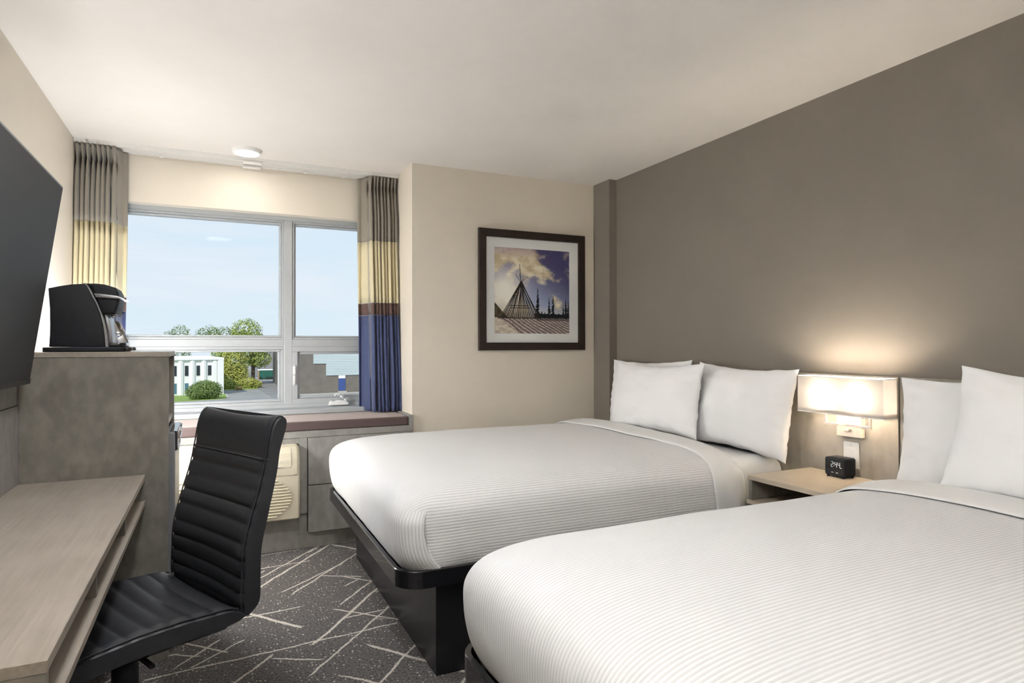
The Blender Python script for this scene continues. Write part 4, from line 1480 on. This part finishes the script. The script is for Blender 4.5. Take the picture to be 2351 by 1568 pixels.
# ------------------------------------------------------------------ beds
def bed(dy, which, seed):
    far = which == 'far'
    y = lambda v: v + dy
    fr_ = thing('bed_frame', 'black platform bed frame of the %s' % ('far bed by the window' if far else 'near bed in the foreground'), 'bed frame', (1.6, y(3.0), 0))
    bm = bmesh.new()
    box(bm, 0.745, 2.595, y(2.226), y(3.66), 0.0, 0.335, 0.002, 1)
    obj('base', bm, 'black_lam', fr_)
    po = rrect(0.605, 2.600, y(2.208), y(3.80), 0.10, 12, (1, 0, 0, 1))
    pi_ = rrect(0.622, 2.590, y(2.225), y(3.783), 0.083, 12, (1, 0, 0, 1))
    pm = rrect(0.607, 2.598, y(2.210), y(3.798), 0.098, 12, (1, 0, 0, 1))
    rings = [[(a, b_, 0.337) for a, b_ in po], [(a, b_, 0.398) for a, b_ in po], [(a, b_, 0.4005) for a, b_ in pm], [(a, b_, 0.4005) for a, b_ in pi_], [(a, b_, 0.365) for a, b_ in pi_]]
    bm = loft(rings)
    sharp(obj('platform_rail', bm, 'rail_black', fr_, smooth=True), 30)

    # mattress in its fitted sheet
    rings = []
    for z, ins in ((0.366, 0.03), (0.374, 0.012), (0.39, 0.002), (0.43, 0.0), (0.60, 0.0), (0.63, 0.006), (0.652, 0.02), (0.666, 0.045), (0.672, 0.085)):
        rings.append([(a, b_, z) for a, b_ in rrect(0.70 + ins, 2.597 - min(ins, .02), y(2.252) + ins, y(3.758) - ins, max(0.07 - ins * .3, .02), 8)])
    o = obj('mattress', loft(rings), 'sheet', smooth=True, base=(1.62, y(3.0), 0.366))
    sharp(o, 60)
    tag(o, 'white sheeted mattress of the %s' % ('far bed by the window' if far else 'near bed in the foreground'), 'mattress', 'mattresses')

    # duvet: stacked U-shaped rings that follow the tucked sides and foot, closing on the centre line
    yc, W, XH = y(3.005), 0.785, 2.262
    P = [(.378, .022, .648), (.40, .012, .632), (.44, .003, .615), (.50, 0, .603), (.56, .0, .599), (.60, .004, .602), (.63, .014, .612), (.655, .032, .630), (.675, .056, .658),
         (.690, .085, .695), (.702, .13, .75), (.711, .19, .83), (.718, .27, .94), (.722, .37, 1.08), (.724, .5, 1.22), (.7245, .64, 1.34), (.725, .785, 1.45)]
    PR = [(p.x, p.y, p.z) for p in catmull(P, 64)]
    PR[-1] = (.725, .785, 1.45)
    A = [0.0] * len(PR)                      # cloth length from the centre line down to each ring
    for k in range(len(PR) - 2, -1, -1):
        A[k] = A[k + 1] + math.hypot(PR[k][1] - PR[k + 1][1], PR[k][0] - PR[k + 1][0])
    N1, NA, NF = 46, 16, 54
    FOLD = [(0.38, 0.705), (0.408, 0.702), (0.508, 0.692), (0.556, 0.672), (0.60, 0.645), (0.625, 0.620)]
    ZTIP = 0.622
    bm = bmesh.new()
    uvl = bm.loops.layers.uv.new('cloth')
    rings, info = [], []
    for k, (z, ins, xf) in enumerate(PR):
        ins = max(0.0, min(ins, W))
        ry = min(0.095 + ins, W - ins)
        rx = 0.095 + (xf - 0.599)
        xs0 = xf + rx
        hw = W - ins
        pts = []
        for sg in (-1, 1):
            part = []
            for i in range(N1):
                q = i / N1
                part.append((xs0 + (XH - xs0) * (1 - q) ** 1.6, hw, 's', 0.0))
            for i in range(NA + 1):
                ph = (PI / 2) * (1 - i / NA)
                part.append((xs0 - rx * math.cos(ph), hw - ry + ry * math.sin(ph), 'a', ph))
            if sg < 0:
                near = [(p[0], -p[1], p[2], p[3], -1) for p in part]
            else:
                far_ = [(p[0], p[1], p[2], p[3], 1) for p in part][::-1]
        foot = []
        for i in range(1, NF):
            yy = -(hw - ry) + 2 * (hw - ry) * i / NF
            foot.append((xf, yy, 'f', 0.0, -1 if yy < 0 else 1))
        pts = near + foot + far_
        vs, inf = [], []
        side_f = 1 - smooth(.60, .70, z)
        for (x, yy, kd, ph, sg) in pts:
            onside = 1.0 if kd == 's' else (math.sin(ph) ** 2 if kd == 'a' else 0.0)
            p = Vector((x, yc + yy, z))
            q = Vector((x, yy + seed * 3, z))
            lowf = 0.006 * mnoise.noise(q * 2.1) + 0.003 * mnoise.noise(q * 5.3)
            out = Vector((-(1 - onside), onside * sg, 0)).normalized()
            # vertical drag folds on the drops, soft hollows on the top
            drag = 0.0028 * mnoise.noise(Vector((x * 4, yy * 15 + seed, z * 2.5))) * (1 - onside) + 0.004 * mnoise.noise(Vector((x * 7 + seed, z * 3, 2.0))) * onside
            if side_f > 0:
                p += out * side_f * (lowf * 0.9 + drag)
            p.z += (1 - side_f) * lowf * 0.8
            # mitred flap at the foot corners
            if z < ZTIP and kd != 'f':
                fx = interp([(c, d_) for c, d_ in FOLD], z)[0]
                t_ = x - fx
                if kd == 'a' or t_ < 0:
                    p += out * 0.013 * smooth(0.0, 0.010, -t_ if kd == 's' else 0.03) * smooth(ZTIP, ZTIP - .05, z) * onside
                elif t_ < 0.045:
                    p -= out * 0.012 * (1 - t_ / 0.045) ** 1.5 * smooth(ZTIP, ZTIP - .05, z)
            vs.append(bm.verts.new(p))
            ay = abs(yy)
            if kd == 's':
                vS, vF = A[k], (hw - ry) + (PI / 2) * (rx + ry) / 2 + (x - xs0)
            elif kd == 'a':
                vS, vF = ay + (A[k] - hw) * math.sin(ph) ** 2, (hw - ry) + ph * (rx + ry) / 2
            else:
                vS = vF = ay
            inf.append((sg * vS, sg * vF, kd, x, z))
        rings.append(vs)
        info.append(inf)
    NR = len(rings[0])
    for k in range(len(rings) - 1):
        for j in range(NR - 1):
            ids = ((k, j), (k, j + 1), (k + 1, j + 1), (k + 1, j))
            f = bm.faces.new([rings[a_][b_] for a_, b_ in ids])
            zm = sum(info[a_][b_][4] for a_, b_ in ids) / 4
            xm = sum(info[a_][b_][3] for a_, b_ in ids) / 4
            kinds = {info[a_][b_][2] for a_, b_ in ids}
            flap = zm < ZTIP - .004 and ('a' in kinds or 'f' in kinds or xm < interp([(c, d_) for c, d_ in FOLD], zm)[0])
            for lp, (a_, b_) in zip(f.loops, ids):
                v_ = info[a_][b_]
                lp[uvl].uv = (v_[3], v_[1] if flap else v_[0])
    bmesh.ops.remove_doubles(bm, verts=rings[-1], dist=1e-4)
    dv = thing('duvet', 'white ribbed duvet tucked over the %s' % ('far bed by the window' if far else 'near bed in the foreground'), 'duvet', (1.4, y(3.0), 0.40), group='ribbed white duvets')
    obj('ribbed_cover', bm, 'ribbed', dv, smooth=True)

    # turned-down sheet band near the pillows
    sec = [(-(W - PR[k][1]), PR[k][0]) for k in range(len(PR))] + [((W - PR[k][1]), PR[k][0]) for k in range(len(PR) - 2, -1, -1)]
    sec = [Vector((a_, b_, 0)) for a_, b_ in sec]
    L = [0]
    for a_, b_ in zip(sec, sec[1:]):
        L.append(L[-1] + (b_ - a_).length)
    NS = 120
    sp = []
    kk = 0
    for i in range(NS + 1):
        s = L[-1] * i / NS
        while kk < len(L) - 2 and L[kk + 1] < s:
            kk += 1
        sp.append(sec[kk].lerp(sec[kk + 1], (s - L[kk]) / max(L[kk + 1] - L[kk], 1e-9)))
    rows = []
    NB = 26
    for k in range(NB + 1):
        q = k / NB
        off = 0.0012 + 0.0175 * min(1.0, math.sin(PI * min(.999, q * .98 + .012)) ** 0.45)
        rr = []
        for j, p in enumerate(sp):
            yy = p.x
            t_ = (sp[min(j + 1, NS)] - sp[max(j - 1, 0)]).normalized()
            n_ = Vector((-t_.y, t_.x))
            x0 = 2.085 + 0.022 * mnoise.noise(Vector((yy * 2.6 + seed, 4.4, seed))) + 0.02 * smooth(.60, .45, p.y)
            x1 = 2.26 + 0.14 * (yy + W) / (2 * W) + 0.012 * mnoise.noise(Vector((yy * 3.2, 7.4, seed)))
            dz = -0.045 * smooth(0.70, 1.0, q) * smooth(.60, .70, p.y)
            o_ = off + 0.006 * smooth(.66, .5, p.y) * q
            rr.append((x0 + (x1 - x0) * q, yc + yy + n_.x * o_, p.y + n_.y * o_ + dz + 0.0035 * mnoise.noise(Vector((x0 * 2 + q * 2.4, yy * 5, seed)))))
        rows.append(rr)
    bm = loft(rows, closed=False)
    sh_ = obj('turned_sheet', bm, 'sheet', dv, smooth=True, recalc=False, label='smooth white sheet band turned down over the duvet')
    md = sh_.modifiers.new('thick', 'SOLIDIFY')
    md.thickness = 0.004
    md.offset = 0


def pillow(cx, cy, cz, w, h, t, lean, yaw, seed, label, roll=0.0, grp='bed pillows'):
    """upright pillow: width across the bed, leaning back on the headboard"""
    root_ = Matrix.Translation((cx, cy, cz)) @ Matrix.Rotation(yaw, 4, 'Z') @ Matrix.Rotation(lean, 4, 'Y') @ Matrix.Rotation(roll, 4, 'X')
    nu, nv_ = 44, 34
    bm = bmesh.new()

    def pt(u, v, side):
        au, av = abs(u), abs(v)
        rnd_ = 1 - 0.055 * (1 - v * v) * au ** 3
        rnd_v = 1 - 0.105 * (1 - u * u) * av ** 3
        Y_ = u * w / 2 * rnd_
        Z_ = v * h / 2 * rnd_v
        prof_ = max(0.0, (1 - au ** 2.2) * (1 - av ** 2.2)) ** 0.52
        # fuller near the bottom, slack toward the top corners
        full = 1.0 + 0.16 * (-v) - 0.10 * smooth(.3, 1, v)
        T = t / 2 * prof_ * full
        n = mnoise.noise(Vector((u * 1.6 + seed, v * 1.6, side * 2.0 + seed)))
        n2 = mnoise.noise(Vector((u * 5 + seed * 2, v * 5, side + seed)))
        rad = math.atan2(v, u)
        cr = smooth(0.55, 1.0, max(au, av)) * prof_ ** .5
        wr = 0.009 * math.sin(rad * 26 + 4 * n2 + seed) * cr
        T += (0.024 * n + 0.009 * n2) * prof_ + wr * prof_ ** .3
        ex = 0.006 * mnoise.noise(Vector((u * 4 + seed, v * 4, 9.0)))
        Z_ += ex * av ** 6
        Y_ += ex * au ** 6
        return Vector((side * T, Y_, Z_))
    W_ = {}
    for side in (-1, 1):
        for i in range(nu + 1):
            for j in range(nv_ + 1):
                a = -1 + 2 * i / nu
                b_ = -1 + 2 * j / nv_
                # denser toward the edges
                a = math.sin(a * PI / 2)
                b_ = math.sin(b_ * PI / 2)
                edge = i in (0, nu) or j in (0, nv_)
                key = (i, j) if edge else (i, j, side)
                if key not in W_:
                    W_[key] = bm.verts.new(root_ @ pt(a, b_, side))
    for side in (-1, 1):
        def g(i, j):
            return W_.get((i, j)) or W_[(i, j, side)]
        for i in range(nu):
            for j in range(nv_):
                q = (g(i, j), g(i + 1, j), g(i + 1, j + 1), g(i, j + 1))
                bm.faces.new(q if side < 0 else q[::-1])
    o = obj('pillow', bm, 'linen', smooth=True, base=(cx, cy, cz - h / 2))
    tag(o, label, 'pillow', grp)
    return o


bed(0.0, 'far', 1.0)
bed(-2.15, 'near', 6.0)

pillow(2.520, 3.275, 0.910, 0.80, 0.44, 0.13, 0.10, 0.0, 2.0, 'white pillow half hidden behind another on the far bed', -0.015)
pillow(2.380, 3.035, 0.908, 0.775, 0.42, 0.17, 0.16, 0.03, 5.0, 'white front pillow on the window side of the far bed', -0.02)
pillow(2.500, 2.480, 0.893, 0.70, 0.455, 0.17, 0.17, -0.02, 9.0, 'white pillow of the far bed nearest the wall lamp', 0.03)
pillow(2.505, 1.240, 0.890, 0.76, 0.43, 0.15, 0.14, 0.02, 12.0, 'white pillow of the near bed nearest the wall lamp', -0.03)
pillow(2.360, 0.950, 0.905, 0.78, 0.43, 0.17, 0.17, 0.05, 15.0, 'white front pillow at the right edge on the near bed', 0.09)

# ------------------------------------------------------------------ outside
G = -6.775


def ground(name, pts, m, z, label=None):
    bm = bmesh.new()
    prism(bm, pts, 'z', z - 0.3, z)
    o = obj(name, bm, m)
    o['kind'] = 'structure'
    if label:
        o['label'] = label
    return o


ground('parking_ground', [(-90, 8), (120, 8), (160, 330), (-120, 330)], 'asphalt', G, 'pale grey asphalt yard outside the window')
ground('lawn', [(-30, 100.2), (-4.95, 100.2), (1.2, 102.3), (1.9, 103.8), (1.7, 114), (-30, 112)], 'grass', G + 0.10, 'green lawn strip before the white building')
ground('lawn_kerb', [(-30, 99.8), (-4.9, 99.8), (1.35, 101.9), (2.2, 103.6), (2.0, 114), (-30, 112)], 'kerb', G + 0.06)
ground('lane', [(7.3, 124.5), (8.6, 92), (10.4, 84), (12.4, 88), (11.3, 106), (11.8, 150), (9.0, 160), (6, 150)], 'asphalt2', G + 0.02, 'darker asphalt lane beside the grey building')
ground('verge', [(1.9, 123.2), (6.6, 123.6), (7.6, 126), (7.8, 140), (6.0, 152), (-12, 156), (-4, 123)], 'grass', G + 0.05, 'rough grass under the trees')

# white office building
wb = thing('office_building', 'white two-storey office block with narrow dark windows', 'building', (-7, 118, G))
wa, wb2 = Vector((-26.0, 109.0)), Vector((1.5, 113.3))
dirv = (wb2 - wa).normalized()
nrm = Vector((dirv.y, -dirv.x))          # toward the hotel
HT = 5.72
back_v = Vector((-0.12, 1)).normalized() * 22


def wpt(s, d):
    p = wb2 - dirv * s + nrm * d
    return (p.x, p.y)


bm = bmesh.new()
prism(bm, [wpt(0, 0), wpt(27, 0), (wa.x + back_v.x, wa.y + back_v.y), (wb2.x + back_v.x, wb2.y + back_v.y)], 'z', G, G + HT - 0.03)
obj('walls', bm, 'bldg_white', wb)
bm = bmesh.new()
prism(bm, [wpt(-0.05, 0.36), wpt(27, 0.36), (wa.x + back_v.x, wa.y + back_v.y), (wb2.x + back_v.x + .3, wb2.y + back_v.y)], 'z', G + HT - 0.03, G + HT + 0.28)
obj('roof', bm, 'bldg_roof', wb)
pit = 1.665
obj_fin = []
bm = bmesh.new()
prism(bm, [wpt(0.0, 0), wpt(0.0, 0.33), wpt(0.85, 0.33), wpt(0.95, 0)], 'z', G + .05, G + HT - 0.03)
obj('end_fin', bm, 'bldg_white', wb)
for k in range(15):
    s = 1.78 + pit * k     # window left offset measured from the right corner
    for z0, z1, m in ((G + 3.17, G + 4.78, 'bldg_glass'), (G + 0.37, G + 2.0, 'bldg_glass2' if k > 0 else 'bldg_glass2')):
        bm = bmesh.new()
        prism(bm, [wpt(s, 0.0), wpt(s, 0.05), wpt(s + 0.58, 0.05), wpt(s + 0.58, 0.0)], 'z', z0 - .06, z1 + .06)
        wdw = obj('window', bm, 'bldg_white', wb)
        bm = bmesh.new()
        prism(bm, [wpt(s + .03, 0.0), wpt(s + .03, 0.07), wpt(s + 0.55, 0.07), wpt(s + 0.55, 0.0)], 'z', z0, z1)
        obj('pane', bm, m, wdw)
    bm = bmesh.new()
    prism(bm, [wpt(s + 0.72, 0.0), wpt(s + 0.80, 0.20), wpt(s + 1.12, 0.30), wpt(s + 1.44, 0.20), wpt(s + 1.52, 0.0)], 'z', G + .05, G + HT - 0.03)
    obj('fin', bm, 'bldg_white', wb)
bm = bmesh.new()
prism(bm, [wpt(0.95, 0), wpt(1.02, .2), wpt(1.5, .2), wpt(1.6, 0)], 'z', G + .05, G + HT - 0.03)
obj('fin', bm, 'bldg_white', wb)

# grey block building with pale stepped siding
gbd = thing('warehouse', 'grey block warehouse with pale blue stepped siding', 'building', (18, 112, G))
gc = Vector((11.05, 106.2))
gd = Vector((22.55, 107.2)) - gc
gd.normalize()
gn = Vector((gd.y, -gd.x))
gl = Vector((11.75, 146.4)) - gc
GH = 7.0


def gpt(s, d):
    p = gc + gd * s + gn * d
    return (p.x, p.y)


bm = bmesh.new()
pe = gc + gd * 34
prism(bm, [(gc.x, gc.y), (pe.x, pe.y), (pe.x + gl.x, pe.y + gl.y), (gc.x + gl.x, gc.y + gl.y)], 'z', G, G + GH)
obj('block_walls', bm, 'block', gbd)
# front siding: steps measured along the face
S1, S2 = 3.70, 5.75
ztop, za, zb_ = GH + 0.02, 4.98, 3.00
bm = bmesh.new()
prism(bm, [gpt(S1, 0), gpt(S1, .12), gpt(S2, .12), gpt(S2, 0)], 'z', G + za, G + ztop)
prism(bm, [gpt(S2, 0), gpt(S2, .12), gpt(34, .12), gpt(34, 0)], 'z', G + zb_, G + ztop)
sd = obj('siding', bm, 'siding', gbd)
for k in range(14):
    z = G + 3.1 + k * 0.28
    s0 = S1 if z > G + za else S2
    bm = bmesh.new()
    prism(bm, [gpt(s0, .12), gpt(s0, .15), gpt(20, .15), gpt(20, .12)], 'z', z, z + 0.04)
    obj('siding_lap', bm, 'siding', sd)
bm = bmesh.new()
prism(bm, [gpt(S1 - .05, .0), gpt(S1 - .05, .2), gpt(34, .2), gpt(34, 0)], 'z', G + GH - 0.02, G + GH + 0.1)
obj('roof_edge', bm, 'bldg_roof', gbd)
d0, d1 = 7.80, 8.92
bm = bmesh.new()
prism(bm, [gpt(d0, 0), gpt(d0, .1), gpt(d1, .1), gpt(d1, 0)], 'z', G + 0.45, G + 2.48)
dr = obj('door', bm, 'bluedoor', gbd)
bm = bmesh.new()
prism(bm, [gpt(d0, 0), gpt(d0, .1), gpt(d1, .1), gpt(d1, 0)], 'z', G + 2.49, G + 3.0)
obj('door_transom', bm, 'bldg_white', gbd)
bm = bmesh.new()
prism(bm, [gpt(d0 - .1, 0), gpt(d0 - .1, .6), gpt(d1 + .1, .6), gpt(d1 + .1, 0)], 'z', G + 0.0, G + 0.40)
obj('door_step', bm, 'kerb', gbd)
# side wall siding on the face that runs away
gln = gl.normalized()
gsn = Vector((-gln.y, gln.x))


def spt(s, d):
    p = gc + gln * s + gsn * d
    return (p.x, p.y)


bm = bmesh.new()
prism(bm, [spt(0, 0), spt(0, .12), spt(14, .12), spt(14, 0)], 'z', G + zb_, G + ztop)
prism(bm, [spt(14, 0), spt(14, .12), spt(26, .12), spt(26, 0)], 'z', G + za, G + ztop)
obj('siding', bm, 'siding', gbd)
bm = bmesh.new()
prism(bm, [gpt(0.2, 0.2), gpt(0.2, 0.9), gpt(34, 0.9), gpt(34, 0.2)], 'z', G, G + 0.16)
o = obj('parking_kerb', bm, 'kerb')
o['kind'] = 'structure'
for k, (s, m, lab) in enumerate(((2.3, 'line_white', 'white parking line nearest the window mullion'), (4.4, 'line_yellow', 'faded yellow parking line left of the crank handle'),
                                 (6.5, 'line_yellow', 'faded yellow parking line behind the crank handle'), (8.8, 'line_white', 'white parking line before the blue door'),
                                 (10.9, 'line_white', 'white parking line beside the curtain edge'))):
    bm = bmesh.new()
    prism(bm, [gpt(s, 1.6), gpt(s + .14, 1.6), gpt(s + 1.0, 6.2), gpt(s + 0.86, 6.2)], 'z', G + 0.004, G + 0.014)
    o = obj('parking_line', bm, m)
    tag(o, lab, 'parking line', 'parking lines')

# far grey building and green container
bm = bmesh.new()
prism(bm, [(10.2, 182), (30, 182), (30, 205), (10.2, 205)], 'z', G, G + 7.3)
prism(bm, [(10.0, 181.8), (30, 181.8), (30, 205.2), (10.0, 205.2)], 'z', G + 7.3, G + 7.6)
o = obj('shed', bm, 'far_wall', base=(20, 190, G))
tag(o, 'plain grey shed wall far behind the green container', 'building')
gbx = thing('container', 'green shipping container at the end of the lane', 'container', (11, 160, G))
obj('body', B(9.65, 14.0, 159, 162, G + .15, G + 2.1), 'green_box', gbx)
obj('top_rail', B(9.55, 14.1, 158.9, 162.1, G + 2.1, G + 2.3), 'bldg_white', gbx)
for k in range(14):
    obj('corrugation', B(9.75 + .3 * k, 9.9 + .3 * k, 158.93, 159.0, G + .2, G + 2.05), 'green_box', gbx)
obj('corner_post', B(9.55, 9.75, 158.8, 159.2, G, G + 2.1), 'pallet', gbx)
for k, (xx, lab) in enumerate(((10.0, 'single dark tyre at the container corner'), (11.45, 'leftmost of three tyres before the container'), (12.15, 'middle of three tyres before the container'),
                               (12.85, 'rightmost of three tyres before the container'))):
    rings = []
    for i in range(17):
        a = 2 * PI * i / 16
        rings.append([(xx + (0.24 + 0.09 * math.cos(q)) * math.cos(a), 158.3 + 0.1 * math.sin(q), G + 0.33 + (0.24 + 0.09 * math.cos(q)) * math.sin(a)) for q in [2 * PI * j / 8 for j in range(8)]])
    o = obj('tyre', loft(rings, cap=False), 'tyre', smooth=True, base=(xx, 158.3, G))
    tag(o, lab, 'tyre', 'old tyres')
pl = thing('pallet_stack', 'small stack of wooden pallets at the edge of the trees', 'pallet', (4.1, 123.0, G))
for k in range(3):
    bm = bmesh.new()
    for j in range(5):
        box(bm, 3.5, 4.75, 122.4 + .25 * j, 122.6 + .25 * j, G + .12 + .2 * k, G + .16 + .2 * k)
    for j in range(3):
        box(bm, 3.5 + .55 * j, 3.65 + .55 * j, 122.4, 123.6, G + .2 * k, G + .12 + .2 * k)
    obj('pallet', bm, 'pallet', pl)


def foliage(blobs, n, size, rnd):
    """leaf clusters spread over a set of ellipsoids"""
    bm = bmesh.new()
    tot = sum(b_[3] * b_[5] for b_ in blobs)
    for (bx, by, bz, rx, ry, rz) in blobs:
        for _ in range(int(n * rx * rz / tot)):
            while True:
                d = Vector((rnd.gauss(0, 1), rnd.gauss(0, 1), rnd.gauss(0, 1)))
                if d.length > 1e-3:
                    break
            d.normalize()
            rr = (0.55 + 0.45 * rnd.random() ** .5) * (1 + 0.22 * mnoise.noise(d * 2.3 + Vector((bx, by, bz))))
            c = Vector((bx + d.x * rx * rr, by + d.y * ry * rr, bz + d.z * rz * rr))
            s = size * rnd.uniform(.6, 1.4)
            nrm_ = (d + Vector((rnd.uniform(-1, 1), rnd.uniform(-1, 1), rnd.uniform(-.4, 1)))).normalized()
            a = nrm_.orthogonal().normalized()
            a = Matrix.Rotation(rnd.uniform(0, 6.28), 3, nrm_) @ a
            b2 = nrm_.cross(a)
            vs = [bm.verts.new(c + a * s), bm.verts.new(c + b2 * s * .6 + nrm_ * s * .2), bm.verts.new(c - a * s), bm.verts.new(c - b2 * s * .6 + nrm_ * s * .1)]
            bm.faces.new(vs)
    return bm


def tree(x, y, h, blobs, n, size, leaf, label, trunk=0.3, seed=1, cat='tree', grp='trees across the yard'):
    rnd = random.Random(seed)
    t = thing('tree' if cat == 'tree' else 'shrub', label, cat, (x, y, G), group=grp)
    bl = [(x + a, y + b_, G + c, d, e_, f) for a, b_, c, d, e_, f in blobs]
    lf = obj('foliage', foliage(bl, n, size, rnd), leaf, t, recalc=False, kind='stuff')
    bm = bmesh.new()
    cyl(bm, (x, y, G), (x + .1, y, G + h * .35), trunk, trunk * .75, 10)
    for k in range(5):
        a = 2 * PI * k / 5 + seed
        cyl(bm, (x + .1, y, G + h * (.28 + .04 * k)), (x + math.cos(a) * h * .2, y + math.sin(a) * h * .2, G + h * .62), trunk * .5, trunk * .15, 8)
    obj('trunk', bm, 'bark', t)


tree(7.3, 139, 13.5, [(-.6, 0, 7.6, 4.2, 3.2, 3.6), (-1.2, 0, 10.9, 3.0, 2.4, 2.6), (1.2, -.5, 5.2, 2.4, 2.0, 1.9), (-2.0, 0.4, 8.8, 2.2, 2, 2.4)], 6500, 0.17, 'leaf_green',
     'large green tree with a thick trunk beside the lane', 0.42, 3)
tree(3.7, 134, 8, [(0, 0, 4.6, 2.5, 2.0, 3.6), (-.3, 0, 2.2, 2.4, 1.9, 1.9), (1.2, -.4, 2.4, 1.5, 1.5, 2.0)], 4600, 0.165, 'leaf_yellow', 'yellow-green tree left of the large green tree', 0.2, 5)
tree(1.6, 139, 8.6, [(0, 0, 4.6, 2.3, 2, 4.0), (-.5, 0, 2.6, 2, 2, 2.4)], 3500, 0.17, 'leaf_green', 'slim green tree just right of the white building', 0.2, 8)
tree(2.4, 168, 11.0, [(0, 0, 10.2, 4.6, 3, 2.4), (-3.4, 0, 10.6, 3, 3, 2.2), (2, 0, 5.5, 4, 3, 4)], 3500, 0.18, 'leaf_dark', 'broad dark tree row behind the white building roof', 0.3, 11)
tree(-7.2, 172, 10.6, [(0, 0, 11.0, 2.2, 2, 2.0), (-2.4, 0, 10.0, 1.6, 1.6, 1.6), (.6, 0, 5, 2, 2, 3)], 1400, 0.17, 'leaf_dark', 'small tree peeking over the transom on the left', 0.25, 14)
tree(5.9, 127.5, 2.2, [(0, 0, 1.0, 1.9, 1.2, 1.1), (1.4, 0.2, .7, 1.2, 1, .8)], 2200, 0.12, 'leaf_yellow', 'low scrub at the foot of the large tree', 0.05, 17, 'shrub', 'shrubs across the yard')
tree(2.8, 126.5, 2.0, [(0, 0, .8, 1.5, 1.1, 1.0), (-.9, .4, .9, 1.0, 1, 1.1)], 1800, 0.12, 'leaf_yellow', 'low scrub between the white building and the pallets', 0.05, 19, 'shrub', 'shrubs across the yard')
tree(-1.15, 103.6, 2.9, [(0, 0, 1.35, 2.35, 1.6, 1.35), (-.9, -.3, 1.15, 1.75, 1.3, 1.15), (.8, -.2, 1.4, 1.7, 1.3, 1.35), (0.1, 0, 2.0, 1.4, 1.2, .95)], 7000, 0.10, 'leaf_dark',
     'round dark green bush on the lawn', 0.1, 23, 'shrub', 'shrubs across the yard')
